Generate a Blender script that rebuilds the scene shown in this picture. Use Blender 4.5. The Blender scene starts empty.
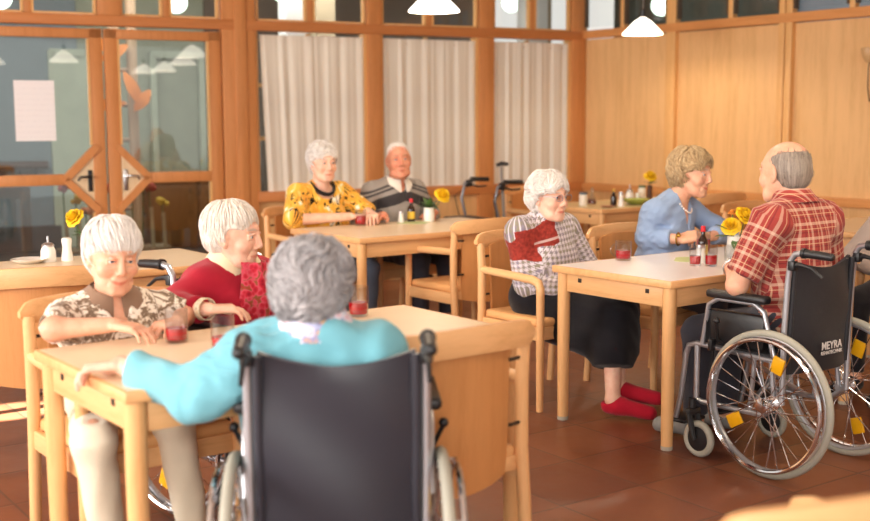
import bpy, bmesh, math, random
import numpy as np
from mathutils import Vector, Matrix
random.seed(7); RNG = np.random.default_rng(7)
PI = math.pi
scene = bpy.context.scene
COL = scene.collection
R = math.radians

# ------------------------------------------------------------------ materials
def lin(c):
    if isinstance(c, str):
        c = c.lstrip('#'); c = [int(c[i:i+2], 16) for i in (0, 2, 4)]
    c = [v/255 for v in c]
    return tuple((v/12.92 if v <= .04045 else ((v+.055)/1.055)**2.4) for v in c) + (1.0,)

MATS = {}
class NT:
    """thin wrapper round a node tree"""
    def __init__(s, name):
        s.m = bpy.data.materials.new(name); s.m.use_nodes = True
        s.t = s.m.node_tree; s.n = s.t.nodes; s.n.clear()
        s.out = s.n.new('ShaderNodeOutputMaterial')
    def node(s, typ, ins=None, **props):
        nd = s.n.new(typ)
        for k, v in props.items(): setattr(nd, k, v)
        for k, v in (ins or {}).items():
            sock = nd.inputs[k]
            if isinstance(v, bpy.types.NodeSocket): s.t.links.new(v, sock)
            else: sock.default_value = v
        return nd
    def math(s, op, a, b=0.0, c=None):
        ins = {0: a, 1: b}
        if c is not None: ins[2] = c
        return s.node('ShaderNodeMath', ins, operation=op).outputs[0]
    def mix(s, fac, a, b, blend='MIX'):
        nd = s.node('ShaderNodeMix', data_type='RGBA', blend_type=blend)
        for sock, v in ((nd.inputs['Factor'], fac), (nd.inputs[6], a), (nd.inputs[7], b)):
            if isinstance(v, bpy.types.NodeSocket): s.t.links.new(v, sock)
            else: sock.default_value = v
        return nd.outputs[2]
    def ramp(s, fac, stops, interp='LINEAR'):
        nd = s.node('ShaderNodeValToRGB', {'Fac': fac}); cr = nd.color_ramp; cr.interpolation = interp
        while len(cr.elements) < len(stops): cr.elements.new(.5)
        for e, (p, c) in zip(cr.elements, stops): e.position = p; e.color = c
        return nd.outputs['Color']
    def obj(s, scale=(1, 1, 1), rot=(0, 0, 0)):
        tc = s.node('ShaderNodeTexCoord')
        return s.node('ShaderNodeMapping', {'Vector': tc.outputs['Object'], 'Scale': scale, 'Rotation': rot}).outputs[0]
    def noise(s, vec, scale=5., detail=3., rough=.5, dist=0.):
        return s.node('ShaderNodeTexNoise', {'Vector': vec, 'Scale': scale, 'Detail': detail, 'Roughness': rough, 'Distortion': dist}).outputs['Fac']
    def bump(s, h, strength=.2, dist=.01):
        return s.node('ShaderNodeBump', {'Height': h, 'Strength': strength, 'Distance': dist}).outputs[0]
    def bsdf(s, **k):
        ren = dict(color='Base Color', rough='Roughness', metal='Metallic', normal='Normal', spec='Specular IOR Level', sheen='Sheen Weight',
                   sss='Subsurface Weight', alpha='Alpha', coat='Coat Weight', trans='Transmission Weight', ecol='Emission Color', estr='Emission Strength')
        nd = s.node('ShaderNodeBsdfPrincipled', {ren[a]: v for a, v in k.items()})
        return nd
    def done(s, sh):
        s.t.links.new(sh.outputs[0] if hasattr(sh, 'outputs') else sh, s.out.inputs[0]); return s.m

def plain(name, col, rough=.5, metal=0., var=.06, vs=6., spec=.5, bump=0., sheen=0., coat=0.):
    if name in MATS: return MATS[name]
    t = NT(name); c = lin(col)
    v = t.obj(); n = t.noise(v, vs, 3.)
    k = tuple(min(1, x*(1+var)) for x in c[:3])+(1,); d = tuple(x*(1-var) for x in c[:3])+(1,)
    colr = t.ramp(n, [(.3, d), (.7, k)])
    kw = dict(color=colr, rough=rough, metal=metal, spec=spec, sheen=sheen, coat=coat)
    if bump: kw['normal'] = t.bump(t.noise(v, 220., 2.), bump, .002)
    MATS[name] = t.done(t.bsdf(**kw)); return MATS[name]

def wood(name, col, dark=.78, axis='Z', rough=.42, scale=1., spec=.4):
    if name in MATS: return MATS[name]
    t = NT(name); c = lin(col)
    st = {'X': (.6, 9, 9), 'Y': (9, .6, 9), 'Z': (9, 9, .6)}[axis]
    v = t.obj(tuple(x*scale for x in st))
    n1 = t.noise(v, 3.2, 4., .6, .6)
    v2 = t.obj(tuple(x*scale*4 for x in st)); n2 = t.noise(v2, 9., 3., .6)
    f = t.math('ADD', t.math('MULTIPLY', n1, .65), t.math('MULTIPLY', n2, .35))
    d = (c[0]*dark, c[1]*dark*.93, c[2]*dark*.82, 1); l = tuple(min(1, x*1.08) for x in c[:3])+(1,)
    colr = t.ramp(f, [(.32, d), (.52, c), (.72, l)])
    MATS[name] = t.done(t.bsdf(color=colr, rough=rough, spec=spec, normal=t.bump(n2, .06, .002)))
    return MATS[name]

def glass(name, tint=(.97, .985, .98, 1), ior=1.45, gloss=1.0):
    if name in MATS: return MATS[name]
    t = NT(name)
    fc = t.node('ShaderNodeLayerWeight', {'Blend': .5}).outputs['Facing']; k0 = ((ior-1)/(ior+1))**2
    fr = t.math('ADD', k0, t.math('MULTIPLY', t.math('POWER', fc, 5.), 1-k0))
    n = t.noise(t.obj(), 1.2, 2.)
    tr = t.node('ShaderNodeBsdfTransparent', {'Color': t.ramp(n, [(.3, tint), (.7, tuple(x*.985 for x in tint[:3])+(1,))])})
    gl = t.node('ShaderNodeBsdfGlossy', {'Roughness': .01})
    mx = t.node('ShaderNodeMixShader', {0: t.math('MULTIPLY', fr, gloss), 1: tr.outputs[0], 2: gl.outputs[0]})
    MATS[name] = t.done(mx); return MATS[name]

def liquid(name, col):
    t = NT(name); c = lin(col)
    n = t.noise(t.obj(), 20., 2.)
    colr = t.ramp(n, [(.2, c), (.8, tuple(x*.85 for x in c[:3])+(1,))])
    tr = t.node('ShaderNodeBsdfTransparent', {'Color': colr})
    pr = t.bsdf(color=colr, rough=.08)
    mx = t.node('ShaderNodeMixShader', {0: .72, 1: tr.outputs[0], 2: pr.outputs[0]})
    MATS[name] = t.done(mx); return MATS[name]

def emit(name, col, strength, rough=.4):
    t = NT(name); c = lin(col)
    n = t.noise(t.obj(), 8., 2.)
    MATS[name] = t.done(t.bsdf(color=t.ramp(n, [(.3, c), (.7, c)]), rough=rough, ecol=c, estr=strength)); return MATS[name]

# ------------------------------------------------------------------ mesh building
class MB:
    """collects shapes, then links them as one mesh object"""
    def __init__(s): s.bm = bmesh.new()
    def box(s, c, size, rot=None, bev=0., seg=2):
        g = bmesh.ops.create_cube(s.bm, size=1.0); vs = g['verts']
        M = Matrix.Translation(Vector(c)) @ (rot.to_4x4() if rot is not None else Matrix()) @ Matrix.Diagonal((*size, 1))
        bmesh.ops.transform(s.bm, matrix=M, verts=vs)
        if bev > 0:
            es = list({e for v in vs for e in v.link_edges})
            bmesh.ops.bevel(s.bm, geom=es, offset=bev, segments=seg, profile=.5, affect='EDGES')
        return s
    def bar(s, a, b, w, h, up=(0, 0, 1), bev=0.):
        a = Vector(a); b = Vector(b); y = (b-a); L = y.length; y.normalize()
        x = y.cross(Vector(up)); x.normalize(); z = x.cross(y)
        M = Matrix((x, y, z)).transposed()
        return s.box((a+b)/2, (w, L, h), M, bev)
    def tube(s, pts, r, n=10, closed=False, caps=True, flat=None):
        """tube along pts; r is a number or a list; flat=(sx, sy) squashes the section"""
        P = [Vector(p) for p in pts]; N = len(P)
        rs = r if hasattr(r, '__len__') else [r]*N
        rings = []; ref = None
        for i in range(N):
            if closed: t = P[(i+1) % N]-P[i-1]
            else: t = P[min(i+1, N-1)]-P[max(i-1, 0)]
            t.normalize()
            if ref is None:
                ref = Vector((0, 0, 1)) if abs(t.z) < .9 else Vector((1, 0, 0))
            x = ref - t*ref.dot(t)
            if x.length < 1e-6: x = t.orthogonal()
            x.normalize(); ref = x; y = t.cross(x)
            fx, fy = flat or (1, 1)
            rings.append([s.bm.verts.new(P[i]+x*(math.cos(a)*rs[i]*fx)+y*(math.sin(a)*rs[i]*fy)) for a in [2*PI*k/n for k in range(n)]])
        M = N if closed else N-1
        for i in range(M):
            A = rings[i]; B = rings[(i+1) % N]
            for k in range(n):
                s.bm.faces.new((A[k], A[(k+1) % n], B[(k+1) % n], B[k]))
        if caps and not closed:
            s.bm.faces.new(rings[0][::-1]); s.bm.faces.new(rings[-1])
        return s
    def lathe(s, prof, c=(0, 0, 0), n=24, rot=None, cap=True):
        """profile of (radius, z), spun round z"""
        T = Matrix.Translation(Vector(c)) @ (rot.to_4x4() if rot is not None else Matrix())
        rings = []
        for (r, z) in prof:
            if r < 1e-6: rings.append([s.bm.verts.new(T @ Vector((0, 0, z)))])
            else: rings.append([s.bm.verts.new(T @ Vector((r*math.cos(2*PI*k/n), r*math.sin(2*PI*k/n), z))) for k in range(n)])
        for A, B in zip(rings, rings[1:]):
            for k in range(n):
                k2 = (k+1) % n
                if len(A) == 1 and len(B) == 1: continue
                if len(A) == 1: s.bm.faces.new((A[0], B[k2], B[k]))
                elif len(B) == 1: s.bm.faces.new((A[k], A[k2], B[0]))
                else: s.bm.faces.new((A[k], A[k2], B[k2], B[k]))
        if cap:
            if len(rings[0]) > 1: s.bm.faces.new(rings[0][::-1])
            if len(rings[-1]) > 1: s.bm.faces.new(rings[-1])
        return s
    def torus(s, c, Rr, r, axis='Z', n=48, m=10, flat=(1, 1)):
        pts = []
        for k in range(n):
            a = 2*PI*k/n; u, v = Rr*math.cos(a), Rr*math.sin(a)
            p = {'Z': (u, v, 0), 'X': (0, u, v), 'Y': (u, 0, v)}[axis]
            pts.append(Vector(p)+Vector(c))
        return s.tube(pts, r, m, closed=True, flat=flat)
    def ball(s, c, r, n=16, m=10):
        rr = r if hasattr(r, '__len__') else (r, r, r)
        g = bmesh.ops.create_uvsphere(s.bm, u_segments=n, v_segments=m, radius=1)
        bmesh.ops.transform(s.bm, matrix=Matrix.Translation(Vector(c)) @ Matrix.Diagonal((*rr, 1)), verts=g['verts']); return s
    def grid(s, f, nu, nv, closed_u=False):
        """grid of points f(i, j)"""
        V = [[s.bm.verts.new(f(i, j)) for j in range(nv)] for i in range(nu)]
        for i in range(nu if closed_u else nu-1):
            for j in range(nv-1):
                s.bm.faces.new((V[i][j], V[(i+1) % nu][j], V[(i+1) % nu][j+1], V[i][j+1]))
        return s
    def prism(s, poly, depth, M=None):
        """extrude a polygon (x, y) by depth along z, then transform"""
        M = M or Matrix()
        a = [s.bm.verts.new(M @ Vector((x, y, 0))) for x, y in poly]; b = [s.bm.verts.new(M @ Vector((x, y, depth))) for x, y in poly]
        s.bm.faces.new(a[::-1]); s.bm.faces.new(b); n = len(poly)
        for k in range(n): s.bm.faces.new((a[k], a[(k+1) % n], b[(k+1) % n], b[k]))
        return s
    def solid(s, th):
        bmesh.ops.recalc_face_normals(s.bm, faces=s.bm.faces[:])
        bmesh.ops.solidify(s.bm, geom=s.bm.faces[:], thickness=th); return s
    def build(s, name, m, parent=None, smooth=True, ang=40.):
        bmesh.ops.recalc_face_normals(s.bm, faces=s.bm.faces[:])
        me = bpy.data.meshes.new(name); s.bm.to_mesh(me); s.bm.free()
        if m is not None: me.materials.append(m)
        if smooth:
            me.polygons.foreach_set('use_smooth', [True]*len(me.polygons))
            try: me.set_sharp_from_angle(angle=R(ang))
            except Exception: pass
        o = bpy.data.objects.new(name, me); COL.objects.link(o)
        if parent is not None: o.parent = parent
        return o

def tag(o, label=None, cat=None, group=None, kind=None):
    if label: o['label'] = label
    if cat: o['category'] = cat
    if group: o['group'] = group
    if kind: o['kind'] = kind
    return o
def thing(name, label, cat, loc=(0, 0, 0), rotz=0., group=None):
    o = bpy.data.objects.new(name, None); COL.objects.link(o); o.empty_display_size = .1
    o.location = loc; o.rotation_euler = (0, 0, rotz)
    return tag(o, label, cat, group)
def struct(o): o['kind'] = 'structure'; return o
def dup(root, loc, rotz, label, group=None):
    r = root.copy(); COL.objects.link(r); r.location = loc; r.rotation_euler = (0, 0, rotz); r['label'] = label
    if group: r['group'] = group
    def rec(src, dst):
        for ch in list(src.children):
            c = ch.copy(); COL.objects.link(c); c.parent = dst; rec(ch, c)
    rec(root, r); return r

# ------------------------------------------------------------------ camera
CAM_H = 1.4445; PITCH = .1224; ROLL = -.004; FPX = 1155.35
cam = bpy.data.cameras.new('camera'); co = bpy.data.objects.new('camera', cam); COL.objects.link(co)
fw = Vector((0, math.cos(PITCH), -math.sin(PITCH))); rt = Vector((1, 0, 0)); up = rt.cross(fw)
rt2 = rt*math.cos(ROLL)+up*math.sin(ROLL); up2 = up*math.cos(ROLL)-rt*math.sin(ROLL)
co.matrix_world = Matrix.Translation((0, 0, CAM_H)) @ Matrix((rt2, up2, -fw)).transposed().to_4x4()
cam.sensor_width = 36; cam.lens = FPX/870*36; cam.clip_start = .05
cam.dof.use_dof = True; cam.dof.focus_distance = 5.0; cam.dof.aperture_fstop = 1.9
scene.camera = co

# ------------------------------------------------------------------ layout frames
YAW = .65
E1 = Vector((math.cos(YAW), math.sin(YAW), 0)); E2 = Vector((-E1.y, E1.x, 0))
class Frame:
    def __init__(s, o, L, W): s.o = Vector((*o, 0)); s.L = L; s.W = W
    def p(s, a, b, z=0.): return s.o+E1*a+E2*b+Vector((0, 0, z))
FT = Frame((-.795, 2.894), 1.39, .71)      # table in front
WT = Frame((1.003, 4.864), 1.41, .74)      # white table right
BT = Frame((-.4405, 6.6955), 1.38, .80)    # table of the couple
LT = Frame((-2.045, 4.80), 1.40, .76)      # table at the left, behind
KT = Frame((1.27, 8.75), 1.42, .76)        # table in the corner
NT_ = Frame((2.62, 6.80), 1.40, .76)       # table at the right edge
WC = Vector((1.4236, 11.2447, 0))          # corner of the two walls
WU = Vector((-.8962, -.4436, 0)); WN = Vector((.4436, -.8962, 0))       # window wall: along, into the room
RV = Vector((.6039, -.7971, 0)); RN = Vector((-.7971, -.6039, 0))       # panelled wall: along, into the room
def M_frame(o, x, n):
    """x along the wall, y into the room, z up"""
    return Matrix(((x.x, n.x, 0, o.x), (x.y, n.y, 0, o.y), (0, 0, 1, 0), (0, 0, 0, 1)))
# ------------------------------------------------------------------ shared materials
W_PANEL = wood('panel_veneer', '#E2B37B', .86, 'Z', .45, .55)
W_PANEL_LOW = wood('panel_veneer_low', '#E2B37B', .86, 'Z', .45, .55)
W_POST = wood('post_wood', '#CC8850', .84, 'Z', .45, .8)
W_POSTH = wood('rail_wood', '#C8814B', .84, 'X', .45, .8)
W_LIGHT = wood('bead_wood', '#E2AE70', .86, 'Z', .45)
W_BEIGE = wood('diamond_panel', '#E3C8A2', .92, 'Z', .5, .6)
W_CH = wood('chair_beech', '#E3AE78', .85, 'Z', .36)
W_CHX = wood('chair_beech_across', '#E3AE78', .85, 'X', .36)
W_CHY = wood('chair_beech_along', '#E6B47E', .85, 'Y', .36)
W_PLY = wood('chair_plywood', '#CE9058', .88, 'Z', .38, .7)
W_LEG = wood('table_leg_beech', '#E2AE76', .86, 'Z', .4)
W_APR = wood('table_apron_beech', '#E2B07A', .86, 'X', .42)
W_APRY = wood('table_apron_beech_short', '#E2B07A', .86, 'Y', .42)
LAM_BEIGE = plain('laminate_beige', '#EBD3B2', .30, var=.02, spec=.4)
LAM_WHITE = plain('laminate_white', '#E9E3E2', .28, var=.015, spec=.45)
SEATPAD = plain('seat_upholstery', '#E0A76C', .7, var=.05, bump=.1)
STEEL = plain('brushed_steel', '#C9C9CC', .28, 1., var=.03)
CHROME = plain('chrome', '#E6E6E8', .10, 1., var=.02)
ALU = plain('silver_frame_paint', '#B9BABF', .32, .75, var=.03)
BLACKP = plain('black_plastic', '#1C1B1D', .42, var=.08)
BLACKF = plain('black_sling_nylon', '#1B1A20', .60, var=.10, vs=3., bump=.12, sheen=.05)
GREYF = plain('dark_sling_nylon', '#24232D', .42, var=.08, vs=3., bump=.08, sheen=.15)
TYRE = plain('grey_tyre', '#A6A294', .6, var=.05)
TYRED = plain('dark_grey_tyre', '#5A5855', .6, var=.05)
YELREF = plain('yellow_reflector', '#E9AC12', .3, var=.05)
PORC = plain('white_porcelain', '#EDEAE4', .2, var=.01)
WGLASS = glass('window_glass', (.96, .98, .985, 1), 1.45, 1.2)
DGLASS = glass('door_glass', (.93, .965, .97, 1), 1.55, 2.2)
TGLASS = glass('drinking_glass', (.93, .94, .95, 1), 1.55, 1.2)
BGLASS = plain('brown_bottle_glass', '#2A140A', .12, var=.1)
TEA = liquid('red_fruit_tea', '#D4101F')
FELT = plain('grey_felt', '#B3A998', .8)
DARKM = plain('dark_bolt', '#3A2F26', .4, .4)
WHITEP = plain('white_paint', '#E8E6E0', .6, var=.02)

def floor_mat():
    t = NT('terracotta_tiles'); yaw = .6218; T = .4139
    v = t.obj(rot=(0, 0, -yaw))
    s = t.node('ShaderNodeSeparateXYZ', {0: v})
    p0 = Vector((.568, 4.764, 0)); c, sn = math.cos(-yaw), math.sin(-yaw)
    ox = c*p0.x-sn*p0.y; oy = sn*p0.x+c*p0.y
    a = t.math('DIVIDE', t.math('SUBTRACT', s.outputs[0], ox), T); b = t.math('DIVIDE', t.math('SUBTRACT', s.outputs[1], oy), T)
    def g(x):
        f = t.math('SUBTRACT', x, t.math('FLOOR', x)); d = t.math('MINIMUM', f, t.math('SUBTRACT', 1.0, f)); return d
    d = t.math('MINIMUM', g(a), g(b))
    cell = t.node('ShaderNodeCombineXYZ', {0: t.math('FLOOR', a), 1: t.math('FLOOR', b)})
    wn = t.node('ShaderNodeTexWhiteNoise', {'Vector': cell.outputs[0]}).outputs['Value']
    n = t.noise(t.obj(), 2.2, 4., .6); n2 = t.noise(t.obj(), 14., 4., .6)
    f = t.math('ADD', t.math('MULTIPLY', wn, .35), t.math('ADD', t.math('MULTIPLY', n, .45), t.math('MULTIPLY', n2, .25)))
    colr = t.ramp(f, [(.25, lin('#623524')), (.55, lin('#7E4A32')), (.85, lin('#925E42'))])
    gm = t.math('LESS_THAN', d, .011)
    col2 = t.mix(gm, colr, lin('#5C3E30'))
    rough = t.math('ADD', .26, t.math('MULTIPLY', n2, .22))
    h = t.math('MINIMUM', t.math('MULTIPLY', d, 30.), 1.)
    hh = t.math('ADD', h, t.math('MULTIPLY', n2, .15))
    return t.done(t.bsdf(color=col2, rough=rough, spec=.42, normal=t.bump(hh, .25, .003)))

def place(o, M): o.matrix_world = M; return o
MW = M_frame(WC, WU, WN)                     # window wall frame: x = distance from the corner to the left
MR = M_frame(WC, -RV, RN)                    # panelled wall frame: x = minus distance from the corner
ZR0, ZR1, ZT, ZC = 2.175, 2.258, 2.80, 2.92   # rail, transom top, ceiling

# floor and ceiling of the dining room
m = MB(); P0 = WC+WU*9; P1 = WC; P2 = WC+RV*9
def slab(name, pts, z0, z1, mt):
    m = MB(); a = [m.bm.verts.new((p[0], p[1], z0)) for p in pts]; b = [m.bm.verts.new((p[0], p[1], z1)) for p in pts]
    m.bm.faces.new(a[::-1]); m.bm.faces.new(b)
    for k in range(len(pts)): q = (k+1) % len(pts); m.bm.faces.new((a[k], a[q], b[q], b[k]))
    return m.build(name, mt, smooth=False)
room = [WC+WU*9, WC, WC+RV*11.2, Vector((8.2, -2.2, 0)), Vector((-6.8, -2.2, 0))]
struct(slab('floor', room, -.1, 0, floor_mat()))
struct(slab('ceiling', room, ZC, ZC+.12, plain('ceiling_plaster', '#E6DFD2', .8, var=.02)))

# window wall: low panelling, sill, posts, rails
m = MB(); m.box((1.65, -.03, .375), (3.3, .05, .75))
struct(place(m.build('wall_back', W_PANEL_LOW), MW))
m = MB()
for a, b in ((0, .147), (1.003, 1.148), (2.122, 2.258), (3.265, 3.552)): m.box(((a+b)/2, 0, ZC/2), (b-a, .10, ZC), bev=.006)
m.box((3.40, .055, ZC/2), (.10, .014, ZC), bev=.004)
struct(place(m.build('trim_1', W_POST), MW))
m = MB()
m.box((1.65, .004, .79), (3.24, .11, .085), bev=.006)                       # sill
m.box((4.6, .004, (ZR0+ZR1)/2), (9.1, .104, ZR1-ZR0), bev=.006)            # rail over doors and windows
m.box((4.6, .0, ZT+.06), (9.1, .11, .12), bev=.004)                          # head
struct(place(m.build('trim_2', W_POSTH), MW))
m = MB()
for x in (.574, 1.65, 2.775, 4.0, 5.06, 6.0, 7.0): m.box((x, -.01, (ZR1+ZT)/2), (.055, .06, ZT-ZR1), bev=.004)
for x in (4.45, 5.50, 6.45): m.box((x, 0, (ZR1+ZT)/2), (.16 if x > 5 else .18, .10, ZT-ZR1), bev=.005)
struct(place(m.build('trim_3', W_POST), MW))
m = MB(); m.box((7.3, -.03, ZR0/2), (3.5, .06, ZR0))
struct(place(m.build('wall_left', W_PANEL), MW))
m = MB(); m.box((5.54, 0, ZR0/2), (.1, .1, ZR0), bev=.006)
struct(place(m.build('trim_4', W_POST), MW))

# windows with their muntins, upper lights
wins = [(.147, 1.003), (1.148, 2.122), (2.258, 3.265)]
for i, (a, b) in enumerate(wins):
    c = (a+b)/2; w = b-a
    m = MB()
    for z in (1.28, 1.73): m.box((c, -.085, z), (w-.04, .03, .035))
    m.box((c, -.085, 1.5), (.035, .03, 1.34))
    for x in (a+.012, b-.012): m.box((x, -.03, 1.505), (.022, .10, 1.34))
    o = struct(place(m.build('window_%d' % (i+1), W_LIGHT), MW))
    g = MB(); g.box((c, -.06, 1.505), (w-.05, .008, 1.34)); gp = g.build('window_pane', WGLASS, o); gp['kind'] = 'structure'
lights_ = [(.16, .55), (.60, .99), (1.16, 1.62), (1.68, 2.11), (2.27, 2.745), (2.805, 3.25), (3.57, 3.97), (4.03, 4.36), (4.55, 5.03), (5.09, 5.42), (5.60, 5.97), (6.03, 6.37)]
m = MB()
for a, b in lights_:
    for x in (a+.008, b-.008): m.box((x, .0, (ZR1+ZT)/2), (.018, .05, ZT-ZR1))
    m.box(((a+b)/2, 0, ZR1+.008), (b-a, .05, .018))
fr_ = struct(place(m.build('window_4', W_LIGHT), MW))
for a, b in lights_:
    g = MB(); g.box(((a+b)/2, -.02, (ZR1+ZT)/2), (b-a, .008, ZT-ZR1)); gp = g.build('window_pane', WGLASS, fr_); gp['kind'] = 'structure'

# curtains
def curtain_mat():
    t = NT('curtain_voile')
    v = t.obj((60, 60, 60)); n = t.noise(v, 6., 2.)
    c = t.ramp(n, [(.3, lin('#F6EBDC')), (.7, lin('#FBF4E8'))])
    d = t.node('ShaderNodeBsdfDiffuse', {'Color': c}); tl = t.node('ShaderNodeBsdfTranslucent', {'Color': c}); tr = t.node('ShaderNodeBsdfTransparent', {'Color': (1, .98, .95, 1)})
    a = t.node('ShaderNodeMixShader', {0: .22, 1: d.outputs[0], 2: tl.outputs[0]})
    b = t.node('ShaderNodeMixShader', {0: .17, 1: a.outputs[0], 2: tr.outputs[0]})
    return t.done(b)
CURT = curtain_mat()
clabels = ['cream net curtain beside the panelled corner, behind the walking frame', 'cream net curtain of the middle window behind the man in grey', 'cream net curtain of the window nearest the doors, behind the yellow blouse']
for i, (a, b) in enumerate(wins):
    rng = random.Random(40+i); a2 = a+.012; b2 = b-.012-(.03 if i == 2 else 0)
    nf = 6.5; ph = [rng.uniform(-.5, .5) for _ in range(40)]
    def f(iu, iz, a2=a2, b2=b2, ph=ph, i=i):
        u = iu/160; z = [0, .008, .03, .05, .055, .09][iz] if iz < 6 else .09+(iz-6)/22*1.255
        zz = 2.145-z*.98
        t_ = u*nf*2*PI; k = min(1, z/.25)
        w = math.sin(t_+1.1*math.sin(u*9+ph[1])+ph[0])*.6+.3*math.sin(1.83*t_+ph[2]*3+.4*z)+.12*math.sin(3.1*t_+ph[3])*(1-.5*k)
        x = a2+(b2-a2)*u
        if i == 2: x -= (u**2)*.05*(z/1.34)
        if iz in (3, 4): amp = .009
        else: amp = .006+.006*k
        zb = 0 if iz < 27 else -.004*w
        return (x+.004*math.cos(t_), .004+amp*w, zz+zb)
    m = MB(); m.grid(f, 161, 29); m.solid(.0015)
    cur = place(m.build('curtain', CURT, ang=80), MW)
    tag(cur, clabels[i], 'curtain', 'net curtains')
    rd = MB(); rd.tube([(a+.004, -.006, 2.10), (b-.004, -.006, 2.10)], .004, 8); rd.build('curtain_rod', plain('brass_rod', '#B8935A', .35, .8), cur)

# glazed double doors with the half diamonds
def door(i, x0, x1, s):
    """s = +1: meeting stile at x1 side, -1: at x0 side"""
    st = .105; gx0, gx1 = x0+st, x1-st; d = x1 if s > 0 else x0
    m = MB(); th = .055
    for x in (x0+st/2+.003, x1-st/2-.003): m.box((x, 0, 1.08), (st-.006, th, 2.15), bev=.005)
    m.box(((x0+x1)/2, 0, 2.115), (x1-x0-.01, th, .075), bev=.005); m.box(((x0+x1)/2, 0, .13), (x1-x0-.01, th, .26), bev=.005)
    xa = gx1 if s > 0 else gx0; xt = xa-s*.20           # inner edge of meeting stile, tip of the half diamond
    far = gx0 if s > 0 else gx1
    m.box(((far+xt)/2, .002, .978), (abs(xt-far), th, .085), bev=.004)
    for z in (1.235, .72): m.bar((xt-s*.02, .004, .978), (xa+s*.035, .004, z), .056, .075, up=(0, 1, 0))
    o = struct(place(m.build('door_%d' % i, W_POST), MW))
    b = MB()
    for z0, z1 in ((1.02, 2.078), (.26, .935)):
        b.box((far+s*.008, .01, (z0+z1)/2), (.016, .045, z1-z0))
        if z0 > 1: b.box((xa-s*.008, .01, 1.66), (.016, .045, .83))
        else: b.box((xa-s*.008, .01, .49), (.016, .045, .44))
    gb = b.build('glazing_bead', W_LIGHT, o); gb['kind'] = 'structure'
    g = MB(); g.box(((gx0+gx1)/2, -.005, 1.17), (gx1-gx0, .01, 1.82)); gp = g.build('door_pane', DGLASS, o); gp['kind'] = 'structure'
    p = MB(); tri = [(xt+s*.02, .978), (xa, .978+.225), (xa, .978-.225)]
    p.prism(tri if s > 0 else tri, .016, Matrix(((1, 0, 0, 0), (0, 0, 1, .006), (0, 1, 0, 0), (0, 0, 0, 1)))); pp = p.build('diamond_panel', W_BEIGE, o); pp['kind'] = 'structure'
    h = MB(); hx = xa-s*.03
    h.box((hx, .026, .965), (.035, .008, .17), bev=.003)
    h.tube([(hx, .03, 1.0), (hx, .07, 1.0), (hx-s*.02, .08, 1.0), (hx-s*.085, .08, .998), (hx-s*.10, .075, .97)], .010, 8)
    hh = h.build('door_handle', BLACKP if i == 2 else STEEL, o); hh['kind'] = 'structure'
door(1, 3.556, 4.503, +1); door(2, 4.509, 5.48, -1)

# sheet of paper on the left door
m = MB(); m.box((5.035, .004+.028-.03, 1.515), (.30, .0012, .465))
t = NT('printed_paper'); sx = t.node('ShaderNodeSeparateXYZ', {0: t.obj()})
lines = t.math('GREATER_THAN', t.math('SINE', t.math('MULTIPLY', sx.outputs[2], 150.)), .55)
nn = t.math('GREATER_THAN', t.noise(t.obj((30, 1, 12)), 3., 2.), .5)
pm = t.done(t.bsdf(color=t.mix(t.math('MULTIPLY', t.math('MULTIPLY', lines, nn), .10), lin('#F2EDEC'), lin('#B5B5C0')), rough=.7))
tag(place(m.build('notice_sheet', pm), MW), 'white sheet of paper stuck to the glass of the left door leaf', 'notice')

# panelled wall on the right (x = -v in its frame)
m = MB(); m.box((-5.5, -.04, ZR0/2), (11, .05, ZR0+.02))
struct(place(m.build('wall_right', W_PANEL), MR))
m = MB()
for a, b in ((0.0, .03), (1.078, 1.182), (2.262, 2.318), (2.328, 2.388), (3.44, 3.56), (4.6, 4.72), (5.8, 5.92), (7.0, 7.12)):
    m.box((-(a+b)/2, .0, ZC/2), (b-a, .07, ZC), bev=.005)
for v in (.535, 1.768, 2.91, 4.05, 5.2): m.box((-v, -.01, (ZR1+ZT)/2), (.05, .06, ZT-ZR1), bev=.004)
struct(place(m.build('trim_5', W_LIGHT), MR))
m = MB()
m.box((-5.5, .0, (ZR0+ZR1)/2+.012), (11, .075, .075), bev=.005); m.box((-5.5, .0, .785), (11, .07, .07), bev=.006); m.box((-5.5, 0, ZT+.06), (11, .08, .12))
m.box((-5.5, -.005, .04), (11, .045, .08))
struct(place(m.build('trim_6', wood('trim_wood_right', '#D8965A', .85, 'X', .45)), MR))
m = MB()
ls = [(.04, .51), (.56, 1.07), (1.19, 1.74), (1.80, 2.25), (2.39, 2.88), (2.94, 3.43)]
for a, b in ls:
    for x in (a+.008, b-.008): m.box((-x, 0, (ZR1+ZT)/2+.02), (.018, .05, ZT-ZR1-.04))
fr2 = struct(place(m.build('window_5', plain('dark_bead', '#5A4632', .5)), MR))
for a, b in ls:
    g = MB(); g.box((-(a+b)/2, -.02, (ZR1+ZT)/2+.02), (b-a, .008, ZT-ZR1-.04)); gp = g.build('window_pane', WGLASS, fr2); gp['kind'] = 'structure'

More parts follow.
